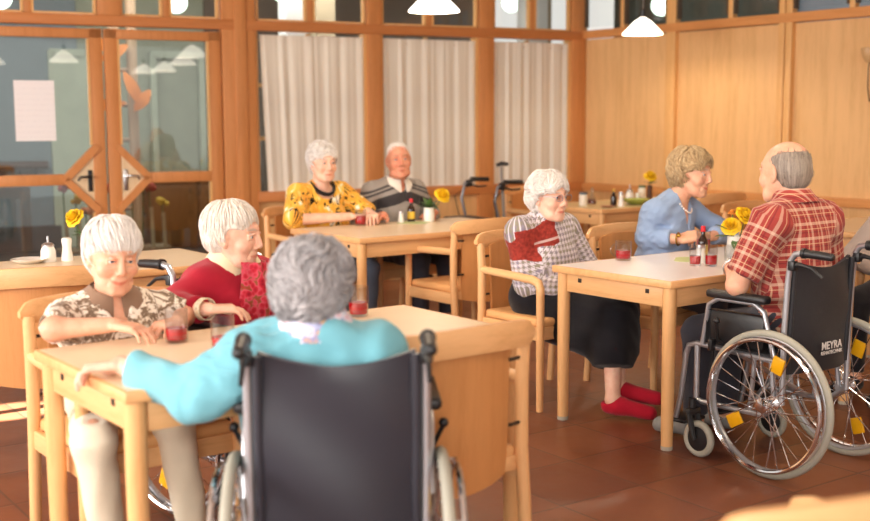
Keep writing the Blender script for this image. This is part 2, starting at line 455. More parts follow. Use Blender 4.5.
# what lies beyond the glass: a hall behind the window wall, an added backdrop behind the panelling
hall = [WC+WU*10-WN*.1, WC-WN*.1+WU*(-1.2), WC-WN*4.2+WU*(-1.2), WC-WN*4.2+WU*10]
struct(slab('floor_hall', hall, -.1, -.004, plain('hall_floor_dark', '#5A554F', .35, var=.1)))
hc = wood('hall_ceiling_boards', '#8A6A4C', .8, 'X', .6)
struct(slab('ceiling_hall', [p for p in hall], 3.25, 3.35, hc))
m = MB(); m.box((7.05, -4.0, 1.6), (6.0, .1, 3.3)); struct(place(m.build('wall_hall_blue', plain('hall_wall_blue', '#7F8B8F', .8, var=.04)), MW))
m = MB(); m.box((3.30, -4.05, 1.6), (1.5, .1, 3.3)); struct(place(m.build('wall_hall_green', plain('hall_wall_pale_green', '#A0A48F', .8, var=.05)), MW))
m = MB(); m.box((.80, -4.0, 1.6), (3.6, .1, 3.3)); struct(place(m.build('wall_hall_brown', plain('hall_wall_brown', '#6A5D50', .8, var=.12, vs=2.)), MW))
m = MB()
for x in (2.66, 3.22, 3.95, 4.33): m.box((x, -3.94, 1.1), (.07, .06, 2.2))
m.box((2.94, -3.94, 2.18), (.6, .06, .08)); m.box((4.14, -3.94, 2.18), (.42, .06, .08)); m.box((4.14, -3.93, 1.08), (.32, .03, 2.1))
struct(place(m.build('trim_7', plain('pale_green_door_frame', '#B7BEA6', .6)), MW))
m = MB()
for x0, w in ((2.60, .22), (.02, .24)): m.box((x0, -.9, 1.6), (w, .24, 3.2), bev=.02)
struct(place(m.build('trim_8', WHITEP), MW))
m = MB()
for x0, w in ((2.20, .20), (-.26, .16)): m.box((x0, -1.2, 1.6), (w, .2, 3.2), bev=.01)
struct(place(m.build('trim_9', plain('sand_pillar', '#B8A384', .7)), MW))
m = MB()
for k in range(9): m.bar((8.5-k*1.05, -.3, 3.02), (8.0-k*1.05, -3.8, 3.22), .14, .20)
struct(place(m.build('trim_10', wood('hall_beams', '#8B5F3A', .8, 'Y', .5)), MW))
rvx = [WC+RV*(-1.0)-RN*1.6, WC+RV*12-RN*1.6, WC+RV*12-RN*1.7, WC+RV*(-1.0)-RN*1.7]
struct(slab('wall_outer', rvx, -.1, 5.5, plain('outer_wall_bluegrey', '#8F9AA6', .7, var=.12, vs=1.5)))  # added slab that hides the bright world behind the transom panes

m = MB(); m.box((7.05, -3.93, .14), (5.5, .05, .28)); struct(place(m.build('baseboard_hall', plain('hall_plinth_dark', '#4E4B48', .5)), MW))
rvx = [WC+RV*(-1.0)-RN*1.45, WC+RV*1.30-RN*1.45, WC+RV*1.30-RN*1.5, WC+RV*(-1.0)-RN*1.5]
struct(slab('wall_outer_dark', rvx, -.1, 5.5, plain('outer_wall_dark', '#4E5148', .7, var=.12, vs=1.5)))  # added dark slab that darkens the first transom pane
# handrail on the hall wall
hr = thing('handrail', 'dark wooden handrail on the blue wall seen through the left door', 'handrail')
place(hr, MW)
m = MB(); m.tube([(4.42, -3.86, .955), (8.9, -3.86, .955)], .045, 12); m.build('rail', wood('handrail_wood', '#4A2E1E', .8, 'X', .4), hr)
for x in (4.55, 4.72, 5.9, 7.3, 8.6):
    m = MB(); m.tube([(x, -3.95, .88), (x, -3.88, .87), (x, -3.86, .92)], .016, 8); m.build('bracket', BLACKP, hr)

# low brown cabinet in the hall
m = MB(); cb = thing('hall_cabinet', 'low dark brown cabinet in the hall behind the right door leaf', 'cabinet'); place(cb, MW)
m.box((2.90, -3.6, .38), (1.1, .5, .72), bev=.01); m.build('body', wood('hall_cabinet_wood', '#6E4524', .8, 'X', .45), cb)
m = MB(); m.box((2.90, -3.6, .76), (1.16, .54, .04), bev=.008); m.build('top', wood('hall_cabinet_top', '#7C5130', .8, 'X', .4), cb)
for x in (2.64, 3.16):
    m = MB(); m.box((x, -3.345, .38), (.50, .02, .64), bev=.006); m.build('door', wood('hall_cabinet_door', '#74491F', .8, 'Z', .45), cb)

# wooden tree-like post with carved leaves in the hall
tr = thing('wooden_post', 'brown wooden post with orange leaf shapes behind the right door glass', 'decoration'); place(tr, MW)
m = MB()
for x in (3.96, 4.12): m.tube([(x, -1.5, 0), (x+.01, -1.5, 1.5), (x, -1.5, 3.1)], .05, 10)
for k in range(9): m.tube([(3.94, -1.5, .3+k*.32), (4.14, -1.5, .3+k*.32)], .02, 8)
m.build('post', wood('hall_post_wood', '#A98C70', .75, 'Z', .6), tr)
for (x, z, a, L) in ((4.14, 2.05, .5, .30), (4.22, 1.58, .1, .36), (3.98, 1.72, -1.1, .38), (3.90, 1.62, .9, .26), (4.26, 2.12, -.3, .22)):
    m = MB()
    def lf(i, j, L=L):
        u = i/10; w = .055*math.sin(PI*u)**.8
        return (L*(u-.5), .02*math.sin(PI*u)+.004, w*(j-2)/2)
    m.grid(lf, 11, 5); m.solid(.012)
    o = m.build('leaf', wood('leaf_wood', '#D27C36', .8, 'X', .5), tr); o.matrix_local = Matrix.Translation((x, -1.42, z)) @ Matrix.Rotation(a, 4, 'Y')

# flower stand with potted flowers in the hall
st = thing('flower_stand', 'slatted wooden stand of flowers seen through the doors behind the seated women', 'flower stand'); place(st, MW)
m = MB(); m.box((4.28, -1.0, .30), (.95, .30, .03)); m.box((4.28, -1.0, .02), (.95, .30, .03))
m.build('shelf', wood('stand_wood', '#8A7458', .8, 'X', .6), st)
for k in range(9):
    x = 3.85+k*.105; m = MB(); m.bar((x, -.86, .0), (x+.02, -.86, .62+.06*math.sin(k*2.1)), .03, .015, up=(0, 1, 0)); m.build('slat', wood('stand_slat', '#9C8A68', .8, 'Z', .6), st)
fr = random.Random(3)
for k in range(10):
    x = 3.84+k*.095; z = .70+fr.uniform(-.06, .22); colr = ['#C9A53A', '#9E3A34', '#B9B060', '#C27A4A'][k % 4]
    m = MB(); m.tube([(x, -1.0, .3), (x+fr.uniform(-.03, .03), -1.0, z)], .006, 6); o = m.build('stem', plain('stem_green', '#3F5A2C', .6), st)
    m = MB()
    for q in range(7): m.ball((x+fr.uniform(-.035, .035), -1.0+fr.uniform(-.03, .03), z+fr.uniform(-.03, .03)), fr.uniform(.02, .035), 8, 6)
    m.build('blossom', plain('hall_blossom_%d' % (k % 4), colr, .7), o)

# ------------------------------------------------------------------ lamps
LAMPW = emit('lamp_shade_opal', '#FFF6E8', 2.6)
def pendant(x, y, label, z0=2.10, d=.32):
    r = d/2; o = thing('pendant_lamp', label, 'lamp', (x, y, z0), 0, 'conical pendant lamps')
    m = MB()
    prof = [(r, 0), (r*.99, .012), (r*.42, .105), (r*.20, .125), (.024, .135)]
    m.lathe(prof+[(.018, .128), (r*.17, .118), (r*.39, .098), (r*.96, .008), (r, 0)], n=32, cap=False); m.build('lamp_shade', LAMPW, o)
    m = MB(); m.lathe([(.016, .13), (.02, .145), (.02, .19), (.008, .20)], n=12); m.build('lamp_holder', BLACKP, o)
    m = MB(); m.tube([(.0, 0, .195), (0, 0, ZC-z0-.03)], .0035, 6); m.lathe([(.045, ZC-z0-.03), (.045, ZC-z0)], n=16); m.build('cord', plain('grey_cord', '#9A9088', .6), o)
    return o
pendant(0.0, 7.3, 'white conical pendant lamp over the table of the couple by the window')
pendant(1.66, 9.35, 'white conical pendant lamp in front of the panelled wall corner')
for x, y, l in ((-.60, 4.45, 'white conical pendant lamp above the foreground table'), (-.30, 5.45, 'white conical pendant lamp between the two left tables'),
                (1.05, 5.92, 'white conical pendant lamp above the white table'), (2.15, 4.25, 'white conical pendant lamp to the right of the plaid man'), (2.35, 3.55, 'white conical pendant lamp nearest the right wall')):
    pendant(x, y, l)
GLB = emit('globe_opal', '#EAFBEA', 3.0)
def globe(M, x, y, z, label, r=.10):
    p = M @ Vector((x, y, z)); o = thing('globe_lamp', label, 'lamp', p, 0, 'round opal globe lamps')
    m = MB(); m.ball((0, 0, 0), r, 20, 14); m.build('globe', GLB, o)
    m = MB(); m.lathe([(.03, r*.9), (.03, r+.04)], n=12); m.tube([(0, 0, r+.03), (0, 0, 3.24-p.z)], .008, 6); m.build('stem', BLACKP, o)
globe(MW, 3.56, -1.4, 2.52, 'round glowing globe lamp in the hall seen above the right door leaf')
globe(MW, 5.1, -1.4, 2.50, 'round glowing globe lamp in the hall seen above the left door leaf')
globe(MW, -.02, -1.4, 2.66, 'round glowing globe lamp seen above the curtain beside the corner')
globe(MW, 2.52, -1.35, 2.68, 'round globe lamp seen above the curtain nearest the doors', .13)
globe(MR, -.36, -.7, 2.52, 'round glowing globe lamp seen through the light above the panelling')
# wall lamp at the right edge of the picture
p = MR @ Vector((-3.14, .02, 1.58)); wl = thing('wall_lamp', 'small brass wall lamp high on the panelling at the right edge', 'lamp', p, 0)
m = MB(); m.lathe([(.035, 0), (.035, .012)], rot=Matrix.Rotation(PI/2, 3, 'X'), n=16); m.build('wall_plate', plain('brass_dark', '#7A5A2E', .35, .8), wl)
m = MB(); m.tube([(0, 0, 0), (-.07, -.06, -.02), (-.10, -.10, .08), (-.10, -.10, .22), (-.085, -.09, .3)], .006, 8); m.build('arm', plain('brass_dark2', '#6E5640', .35, .8), wl)
m = MB(); m.lathe([(.02, .26), (.045, .30), (.06, .36), (.055, .37)], (-.10, -.10, 0), n=16, cap=False); m.build('lamp_shade', plain('amber_glass', '#C9A070', .4), wl)
# ------------------------------------------------------------------ tables
KT.L = 1.55
def table(F, label, top_mat, group='dining tables', caps=True):
    o = thing('dining_table', label, 'table', F.o, YAW, group); L, W = F.L, F.W
    m = MB(); m.box((L/2, W/2, .7335), (L, W, .033), bev=.006); m.build('table_edge', W_CHX, o)
    m = MB(); m.box((L/2, W/2, .7495), (L-.03, W-.03, .002), bev=0); t_ = m.build('table_top', top_mat, o)
    r = .030; ins = r+.012
    legs = [(ins, ins), (L-ins, ins), (L-ins, W-ins), (ins, W-ins)]
    for x, y in legs:
        m = MB(); m.lathe([(r*.86, .018), (r*.9, .1), (r, .5), (r, .716)], (x, y, 0), 20); lg = m.build('leg', W_LEG, o)
        m = MB(); m.lathe([(r*.84, 0), (r*.88, .004), (r*.88, .0178)], (x, y, 0), 20); m.build('foot_cap', FELT, lg)
    for y in (ins, W-ins): m = MB(); m.box((L/2, y, .672), (L-2*ins-2*r-.002, .022, .086), bev=.003); m.build('apron', W_APR, o)
    for x in (ins, L-ins): m = MB(); m.box((x, W/2, .672), (.022, W-2*ins-2*r-.002, .086), bev=.003); m.build('apron', W_APRY, o)
    for x, s in ((ins-.0125, -1), (L-ins+.0125, 1)):
        for y in (.16, W-.16):
            m = MB(); m.box((x, y, .69), (.004, .022, .02), bev=.002); m.build('bolt', DARKM, o)
    return o
table(FT, 'beige topped wooden table in the foreground with three red drinks on it', LAM_BEIGE)
table(WT, 'white topped wooden table between the woman in slippers and the man in plaid', LAM_WHITE)
table(BT, 'wooden table in front of the couple sitting by the curtains', LAM_BEIGE)
table(LT, 'wooden table near the doors with white shakers on it', LAM_BEIGE)
table(KT, 'small table in the panelled corner crowded with bottles and jars', plain('laminate_straw', '#D9C394', .32, var=.02))
table(NT_, 'empty wooden table beside the panelling at the right edge', LAM_BEIGE)

# ------------------------------------------------------------------ chairs
def make_chair(name, label):
    o = thing(name, label, 'chair', group='beech armchairs')
    for sx in (-1, 1):
        x = sx*.262
        m = MB(); m.tube([(x, -.285, 0), (x, -.262, .25), (x, -.245, .45), (x, -.245, .66), (x, -.256, .80)], [.019, .021, .022, .022, .020], 12); m.build('leg', W_CH, o)
        m = MB(); m.tube([(x, .205, 0), (x, .205, .3), (x, .205, .585)], [.018, .0205, .021], 12); m.build('leg', W_CH, o)
        m = MB()
        pts = [(x, -.248, .665), (x, -.12, .662), (x, .06, .656), (x, .15, .652), (x, .190, .640), (x, .205, .612), (x, .205, .584)]
        m.tube(pts, [.019, .021, .022, .022, .022, .0215, .021], 12, flat=(1, 1.0)); m.build('armrest', W_CHY, o)
        m = MB(); m.box((x-sx*.004, -.02, .385), (.024, .43, .065), bev=.005); m.build('seat_rail', W_CHY, o)
    # bowed top rail with rounded ends
    m = MB(); n = 25; rows = []
    def rail(i, j):
        u = i/(n-1)*2-1; x = .29*u; y = -.262-.055*(1-u*u); e = (1-abs(u)**14)**.5
        h = .040*max(.25, e); k = [(-.012, -1), (-.015, -.6), (-.015, .6), (-.010, 1), (.010, 1), (.015, .6), (.015, -.6), (.012, -1)][j % 8]
        return (x, y+k[0], .806+h*k[1]+.012*(1-u*u))
    m.grid(lambda i, j: rail(j, i), 8, n, closed_u=True)
    m.bm.verts.ensure_lookup_table()
    bmesh.ops.holes_fill(m.bm, edges=[e for e in m.bm.edges if e.is_boundary]); m.build('top_rail', W_CHX, o)
    m = MB(); nx, nz = 15, 9
    def ply(i, j):
        u = i/(nx-1)*2-1; v = j/(nz-1); x = .205*u; y = -.240-.045*(1-u*u)-.018*v
        z = .378+.412*v+(0.018*(1-u*u) if v > .9 else 0)-(.025*(1-u*u) if v < .08 else 0)
        return (x, y, z)
    m.grid(ply, nx, nz); m.solid(.011); m.build('backrest', W_PLY, o)
    for sx in (-1, 1):
        for z in (.53, .73):
            m = MB(); m.tube([(sx*.262, -.250, z), (sx*.200, -.262, z)], .006, 8); m.build('back_bolt', DARKM, o)
    m = MB(); m.box((0, .19, .385), (.50, .024, .065), bev=.005); m.box((0, -.232, .402), (.50, .022, .05), bev=.005); m.build('seat_frame', W_CHX, o)
    m = MB(); m.box((0, -.02, .435), (.50, .44, .045), bev=.018, seg=3); m.build('seat', SEATPAD, o)
    return o
def seat_at(F, a, b): p = F.p(a, b); return (p.x, p.y, 0)
FACE_IN = YAW+PI      # sitter looks towards -E2 (from the far edge to the camera side)
FACE_OUT = YAW        # sitter looks towards +E2
CH0 = make_chair('armchair', 'beech armchair under the woman in the brown and cream blouse')
CH0.location = seat_at(FT, .355, .78); CH0.rotation_euler = (0, 0, FACE_IN)
def chair(F, a, b, rz, label): return dup(CH0, seat_at(F, a, b), rz, label)
chair(FT, .905, .035, FACE_OUT, 'empty beech armchair with plywood back pushed to the foreground table, beside the near wheelchair')
chair(WT, .315, 1.08, FACE_IN, 'beech armchair under the woman in the black skirt and red slippers')
chair(WT, .985, .94, FACE_IN, 'beech armchair under the woman in the light blue pullover')
chair(BT, .72, -.06, FACE_OUT, 'empty beech armchair with its back to the camera at the table of the couple')
chair(BT, .36, 1.02, FACE_IN, 'beech armchair under the woman in the yellow blouse')
chair(BT, .98, 1.04, FACE_IN, 'beech armchair under the man in the grey jumper')
dup(CH0, (-1.70, 4.90, 0), R(22), 'empty beech armchair at the left edge behind the woman in the brown and cream blouse')
chair(KT, .40, 1.02, FACE_IN, 'empty beech armchair in the panelled corner behind the bottles')
chair(KT, 1.0, -.06, FACE_OUT, 'empty beech armchair at the corner table hidden behind the light blue pullover')
chair(NT_, .45, 1.02, FACE_IN, 'empty beech armchair between the panelling and the table at the right edge')
CHF = dup(CH0, (.589, 2.045, 0), R(23), 'empty beech armchair of which only the top rail shows in the bottom right corner')
chair(WT, 2.06, .02, YAW+PI/2, 'beech armchair under the person at the right edge')

# ------------------------------------------------------------------ wheelchairs
def wheelchair(label, loc, rz, tyre, sling, text=False, pads=True):
    o = thing('wheelchair', label, 'wheelchair', loc, rz, 'wheelchairs')
    rw = .302; cx = .265
    for s in (-1, 1):
        x = s*cx
        m = MB(); m.torus((x, 0, rw), rw-.030, .011, 'X', 64, 8, flat=(1.0, 1.0)); w = m.build('wheel', ALU, o)
        m = MB(); m.torus((x, 0, rw), rw-.0155, .0155, 'X', 72, 10); m.build('tyre', tyre, w)
        m = MB(); m.torus((x+s*.038, 0, rw), rw-.036, .009, 'X', 72, 8)
        for k in range(6):
            a = 2*PI*k/6+.3; c_, s_ = math.cos(a), math.sin(a)
            m.tube([(x+s*.036, (rw-.036)*c_, rw+(rw-.036)*s_), (x+s*.005, (rw-.034)*c_, rw+(rw-.034)*s_)], .004, 6)
        m.build('hand_rim', CHROME, w)
        m = MB(); m.lathe([(.012, -.045), (.030, -.040), (.030, -.030), (.016, -.022), (.016, .022), (.030, .030), (.030, .038), (.014, .045)], (x, 0, rw), 20, Matrix.Rotation(PI/2, 3, 'Y')); m.build('hub', CHROME, w)
        m = MB(); ns = 28
        for k in range(ns):
            a = 2*PI*k/ns; side = 1 if k % 2 else -1; off = (1 if (k//2) % 2 else -1)*.95
            h = (x+side*.034, .028*math.cos(a+off), rw+.028*math.sin(a+off)); e = (x+side*.003, (rw-.038)*math.cos(a), rw+(rw-.038)*math.sin(a))
            m.tube([h, e], .0021, 5)
        m.build('spokes', CHROME, w)
        for a in (R(107), R(-31) if s < 0 else R(250)):
            m = MB(); M_ = Matrix.Rotation(a, 3, 'X')
            m.box((x+s*.012, .175*math.cos(a), rw+.175*math.sin(a)), (.012, .070, .056), M_, .005); m.build('reflector', YELREF, w)
        # frame side
        fx = s*.221
        m = MB()
        m.tube([(fx, -.035, .30), (fx, -.035, .60), (fx, -.045, .80), (fx, -.055, .885), (fx, -.075, .912), (fx, -.11, .918), (fx, -.205, .915)], .0125, 10)
        m.tube([(fx, -.035, .47), (fx, .40, .485), (fx, .445, .47), (fx, .46, .43), (fx, .485, .24), (fx, .51, .14)], .0125, 10)
        m.tube([(fx, -.035, .31), (fx, .05, .24), (fx, .37, .235), (fx, .40, .25), (fx, .40, .485)], .0125, 10)
        m.tube([(fx, 0, rw), (fx, .02, .47)], .011, 8); m.tube([(s*.235, 0, rw), (fx-s*.01, 0, rw)], .014, 10)
        m.tube([(fx, .12, .24), (fx, .10, .48)], .010, 8)
        m.tube([(s*.235, .0, .49), (s*.237, .05, .665), (s*.237, .10, .695), (s*.237, .28, .695), (s*.237, .33, .665), (s*.237, .36, .49)], .011, 10)
        m.build('side_frame', ALU, o)
        m = MB(); m.tube([(fx, -.108, .918), (fx, -.122, .918)], .021, 12); m.tube([(fx, -.12, .918), (fx, -.205, .915), (fx, -.235, .913)], [.0175, .0165, .015], 12); m.ball((fx, -.235, .913), .0155, 10, 8); m.build('handle', BLACKP, o)
        m = MB(); m.tube([(fx, -.06, .86), (fx-s*.0, -.095, .872), (fx, -.15, .862), (fx, -.20, .83)], [.012, .010, .007, .006], 8); m.box((fx, -.065, .865), (.032, .03, .04), bev=.006); m.build('brake_lever', BLACKP, o)
        m = MB(); m.box((s*.240, .18, .715), (.055, .30, .034), bev=.014, seg=3); m.build('armrest', BLACKP, o)
        m = MB(); m.box((s*.232, .19, .575), (.012, .29, .145), bev=.02); m.build('skirt_guard', BLACKP, o)
        m = MB(); m.tube([(fx, .25, .50), (s*.25, .27, .52), (s*.285, .25, .60)], .007, 8); m.box((s*.262, .29, .50), (.03, .02, .05), bev=.004); m.ball((s*.287, .247, .61), .014, 10, 8); m.build('parking_brake', BLACKP, o)
        # caster
        r2 = .080; cy = .365
        m = MB(); m.tube([(fx+s*.03, cy+.03, .25), (fx+s*.03, cy+.03, .19)], .016, 10)
        for d in (-.026, .026): m.tube([(fx+s*.03+d, cy+.03, .20), (fx+s*.03+d, cy, .10), (fx+s*.03+d, cy-.01, r2)], [.014, .012, .010], 8)
        m.box((fx+s*.03, cy+.028, .195), (.075, .035, .03), bev=.008)
        f = m.build('caster_fork', BLACKP, o)
        m = MB(); m.torus((fx+s*.03, cy-.01, r2), r2-.016, .016, 'X', 32, 10); m.build('caster_tyre', tyre, f)
        m = MB(); m.lathe([(.018, -.018), (.058, -.009), (.066, -.009), (.066, .009), (.058, .009), (.018, .018)], (fx+s*.03, cy-.01, r2), 20, Matrix.Rotation(PI/2, 3, 'Y')); m.build('caster_hub', BLACKP, f)
        m = MB(); m.box((s*.125, .545, .115), (.15, .12, .016), bev=.006); m.build('footplate', BLACKP, o)
    m = MB(); m.tube([(-.205, .15, .245), (.205, .18, .465)], .011, 8); m.tube([(.205, .15, .245), (-.205, .18, .465)], .011, 8); m.build('cross_brace', ALU, o)
    n = 15
    m = MB(); m.grid(lambda i, j: (-.225+.45*i/(n-1), -.03+.43*j/8, .492-.022*(1-(2*i/(n-1)-1)**2)), n, 9); m.solid(.012); m.build('seat_sling', sling, o)
    def bk(i, j):
        u = 2*i/(n-1)-1; v = j/11
        return (.196*u, -.040-.010*v-.040*(1-u*u)*(1-.3*v)-.006*math.sin(v*9+u*3), .42+.455*v-(.030*(1-u*u) if v > .95 else 0))
    m = MB(); m.grid(bk, n, 12); m.solid(.014); bs = m.build('back_sling', sling, o)
    for s in (-1, 1):
        m = MB(); m.tube([(s*.196, -.036, .43), (s*.196, -.046, .66), (s*.196, -.055, .868)], .013, 10); m.build('sling_sleeve', sling, bs)
    if text:
        for body, z, sz, mt in (('MEYRA', .512, .044, 'w'), ('REHATECHNIK', .490, .022, 'w')):
            c = bpy.data.curves.new('maker_lettering', 'FONT'); c.body = body; c.size = sz; c.align_x = 'LEFT'; c.extrude = .0008
            if body == 'MEYRA': c.offset = .0008
            t = bpy.data.objects.new('maker_lettering', c); COL.objects.link(t); t.parent = bs
            dg = bpy.context.evaluated_depsgraph_get(); me = bpy.data.meshes.new_from_object(t.evaluated_get(dg)); bpy.data.objects.remove(t)
            t = bpy.data.objects.new('maker_lettering', me); COL.objects.link(t); t.parent = bs
            me.materials.clear(); me.materials.append(plain('white_lettering', '#D9D3CE', .6, var=.01))
            t.matrix_local = Matrix.Translation((-.058 if body == 'MEYRA' else -.061, -.098, z)) @ Matrix.Rotation(R(0), 4, 'Z') @ Matrix.Rotation(PI/2, 4, 'X')
    return o
WP = WT.p(.318, -.47); WC_PLAID = wheelchair('wheelchair under the man in the red plaid shirt', (WP.x, WP.y, 0), YAW, TYRE, BLACKF, text=True)
WC_TURQ = wheelchair('nearest wheelchair, under the woman in turquoise', (-.247, 2.85, 0), R(4), TYRE, GREYF)
RP = FT.p(.865, 1.10); WC_RED = wheelchair('wheelchair under the woman in the red cardigan', (RP.x, RP.y, 0), FACE_IN+R(14), TYRED, BLACKF)

# ------------------------------------------------------------------ rollator and cane by the window
ro = thing('rollator', 'dark walking frame on wheels parked below the curtains', 'walking frame', (.30, 9.45, 0), R(118))
for s in (-1, 1):
    x = s*.27
    m = MB(); m.tube([(x, -.30, .10), (x, -.12, .55), (x, -.06, .78), (x, -.09, .90), (x, -.20, .93)], .013, 10); m.tube([(x, .30, .10), (x, .10, .55), (x, -.10, .60)], .013, 10); m.build('frame', plain('rollator_grey', '#8D8F96', .35, .6), ro)
    m = MB(); m.tube([(x, -.15, .935), (x, -.32, .93)], .019, 10); m.build('handle', BLACKP, ro)
    m = MB(); m.tube([(x, -.14, .89), (x, -.22, .87), (x, -.30, .875)], .008, 8); m.box((x, -.13, .90), (.04, .05, .06), bev=.01); m.build('brake_lever', BLACKP, ro)
    m = MB(); m.tube([(x, -.18, .90), (x+s*.05, -.02, .80), (x+s*.03, -.10, .45), (x, -.28, .2)], .004, 6); m.build('brake_cable', BLACKP, ro)
    for y in (-.30, .30):
        m = MB(); m.torus((x, y, .095), .078, .017, 'X', 32, 8); w = m.build('wheel', BLACKP, ro)
        m = MB(); m.lathe([(.01, -.016), (.06, -.010), (.06, .010), (.01, .016)], (x, y, .095), 16, Matrix.Rotation(PI/2, 3, 'Y')); m.build('hub', plain('grey_hub', '#77777c', .5), w)
m = MB(); m.box((0, .0, .61), (.50, .26, .05), bev=.015); m.build('seat', BLACKP, ro)
m = MB(); m.tube([(-.27, .12, .50), (.27, .12, .50)], .011, 8); m.tube([(-.27, .22, .28), (.27, .22, .28)], .011, 8); m.build('cross_bar', STEEL, ro)
cn = thing('walking_cane', 'grey cane with a dark handle leaning behind the walking frame', 'cane', (.62, 9.72, 0), 0)
m = MB(); m.tube([(0, 0, .01), (-.06, .02, 1.04)], .013, 10); m.build('shaft', plain('cane_grey', '#8B8580', .4), cn)
m = MB(); m.tube([(-.10, .02, 1.05), (-.06, .02, 1.065), (.0, .02, 1.06)], [.014, .019, .014], 10); m.build('handle', BLACKP, cn)

# ------------------------------------------------------------------ tableware
def tea_glass(p, label, h=.098, r=.033, fill=.38, handle=None):
    o = thing('tea_glass', label, 'glass', p, 0, 'glasses of red tea'); e = .0022
    m = MB(); m.lathe([(0, 0), (r*.9, 0), (r*.96, .004), (r, h*.4), (r, h), (r-e, h), (r-e, h*.4), (r*.93-e, .008), (0, .007)], n=28, cap=False); m.build('glass_body', TGLASS, o)
    if fill: m = MB(); m.lathe([(0, .008), (r*.92-e, .009), (r-e-.0006, h*.3), (r-e-.0006, h*fill), (0, h*fill)], n=28, cap=False); m.build('red_tea', TEA, o)
    if handle is not None:
        a = handle; c, s = math.cos(a), math.sin(a); pts = []
        for k in range(9):
            t = -PI/2+PI*k/8; d = r-.002+.024*math.cos(t); pts.append((c*d, s*d, h*.52+h*.30*math.sin(t)))
        m = MB(); m.tube(pts, .0038, 8); m.build('handle', TGLASS, o)
    return o
G = lambda F, a, b: F.p(a, b, .7508)
tea_glass(G(FT, .398, .552), 'glass of red tea by the hand of the woman in the patterned blouse', .105, .036, .42)
tea_glass(G(FT, .46, .36), 'glass of red tea half hidden behind the turquoise sleeve', .105, .036, .36)
tea_glass(G(FT, 1.113, .60), 'glass of red tea to the right of the grey haired head in front', .105, .036, .46)
tea_glass(G(WT, .403, .66), 'glass mug of red tea on the white table near the woman with glasses', .095, .040, .50, handle=PI*.98)
tea_glass(G(WT, .554, .241), 'glass of red tea on the white table nearest the man in plaid', .10, .030, .50)
tea_glass(G(WT, .505, .295), 'second glass of red tea standing close against the one nearest the man in plaid', .10, .028, .46)
tea_glass(G(WT, .93, .60), 'glass of red tea behind the white vase of roses', .115, .036, .62)
tea_glass(G(WT, .80, .33), 'small empty drinking glass in front of the white vase of roses', .075, .026, 0)
tea_glass(G(BT, .476, .70), 'glass of red tea in front of the hands of the woman in yellow', .105, .038, .60)

def shaker(p, label, h=.085, r=.024, col=None, cap='steel', name='salt_shaker'):
    o = thing(name, label, 'shaker', p)
    m = MB(); m.lathe([(0, 0), (r, 0), (r*1.02, .006), (r*.78, h*.45), (r*.72, h*.62), (r*.80, h*.76), (r*.80, h*.80)], n=24); m.build('body', col or PORC, o)
    m = MB(); m.lathe([(r*.82, h*.80), (r*.84, h*.84), (r*.80, h*.97), (r*.55, h), (0, h)], n=24); m.build('cap', {'steel': STEEL, 'white': PORC, 'red': plain('red_cap', '#C8202A', .4)}[cap], o)
    return o
def bottle(p, label, h=.15, r=.026, cap='#D01F2C', capn='red_bottle_cap', glassm=None, lab='#D9B23A'):
    o = thing('seasoning_bottle', label, 'bottle', p)
    m = MB(); m.lathe([(0, 0), (r, 0), (r, h*.5), (r*.92, h*.58), (r*.42, h*.72), (r*.40, h*.84), (0, h*.84)], n=24); m.build('bottle_body', glassm or BGLASS, o)
    m = MB(); m.lathe([(r*.46, h*.83), (r*.50, h*.85), (r*.46, h), (0, h)], n=20); m.build('cap', plain(capn, cap, .4), o)
    if lab: m = MB(); m.lathe([(r+.0006, h*.12), (r+.0006, h*.44)], n=24, cap=False); m.solid(.0004); m.build('paper_label', plain('label_'+lab[1:], lab, .6), o)
    return o
def sugar(p, label, h=.12, r=.036):
    o = thing('sugar_pourer', label, 'sugar pourer', p)
    m = MB(); m.lathe([(0, 0), (r, 0), (r*1.04, .006), (r*1.0, h*.45), (r*.80, h*.60), (r*.78, h*.64)], n=24); m.build('jar', plain('sugar_in_glass', '#E9E4DC', .25, var=.03), o)
    m = MB(); m.lathe([(r*.83, h*.62), (r*.84, h*.70), (r*.5, h*.78), (r*.16, h*.80), (r*.14, h*1.05), (0, h*1.05)], n=24); m.build('spout_lid', STEEL, o)
    return o
shaker(G(WT, .626, .365), 'white salt shaker on the green mat beside the roses', .085, .026, PORC, 'steel')
bottle(G(WT, .72, .43), 'brown seasoning bottle with red cap on the green mat beside the roses', .165, .024)
shaker(G(BT, .80, .70), 'small white salt shaker on the table of the couple', .075, .022, PORC, 'steel')
bottle(G(BT, .90, .72), 'brown seasoning bottle with red cap in front of the man in grey', .155, .026)
sugar(G(LT, .63, .60), 'white sugar pourer with steel spout near the doors')
shaker(G(LT, .715, .575), 'tall white porcelain shaker beside the sugar pourer', .115, .030, PORC, 'white')
d = thing('glass_dish', 'shallow glass dish left of the sugar pourer', 'dish', G(LT, .535, .60)); m = MB()
m.lathe([(0, 0), (.05, 0), (.085, .018), (.088, .022), (.083, .021), (.05, .005), (0, .004)], n=28, cap=False); m.build('dish_body', plain('frosted_dish', '#DDD5CA', .2), d)
def jar(p, label, h=.10, r=.036, body='#E9E0D2', lid='#4C5A66'):
    o = thing('jar', label, 'jar', p)
    m = MB(); m.lathe([(0, 0), (r*.94, 0), (r, .006), (r, h*.78), (r*.9, h*.85)], n=24); m.build('jar_body', plain('jar_'+body[1:], body, .3), o)
    m = MB(); m.lathe([(r*.95, h*.85), (r*.97, h*.87), (r*.95, h), (0, h)], n=24); m.build('lid', plain('lid_'+lid[1:], lid, .4), o)
    return o
kp = lambda px_, b: None
def KX(xpix, b):
    """point on the corner table at row b that lies in the direction of column xpix"""
    k = (xpix-435)/1142.; o = KT.p(0, b); a = (k*o.y-o.x)/(E1.x-k*E1.y); return KT.p(a, b, .7508)
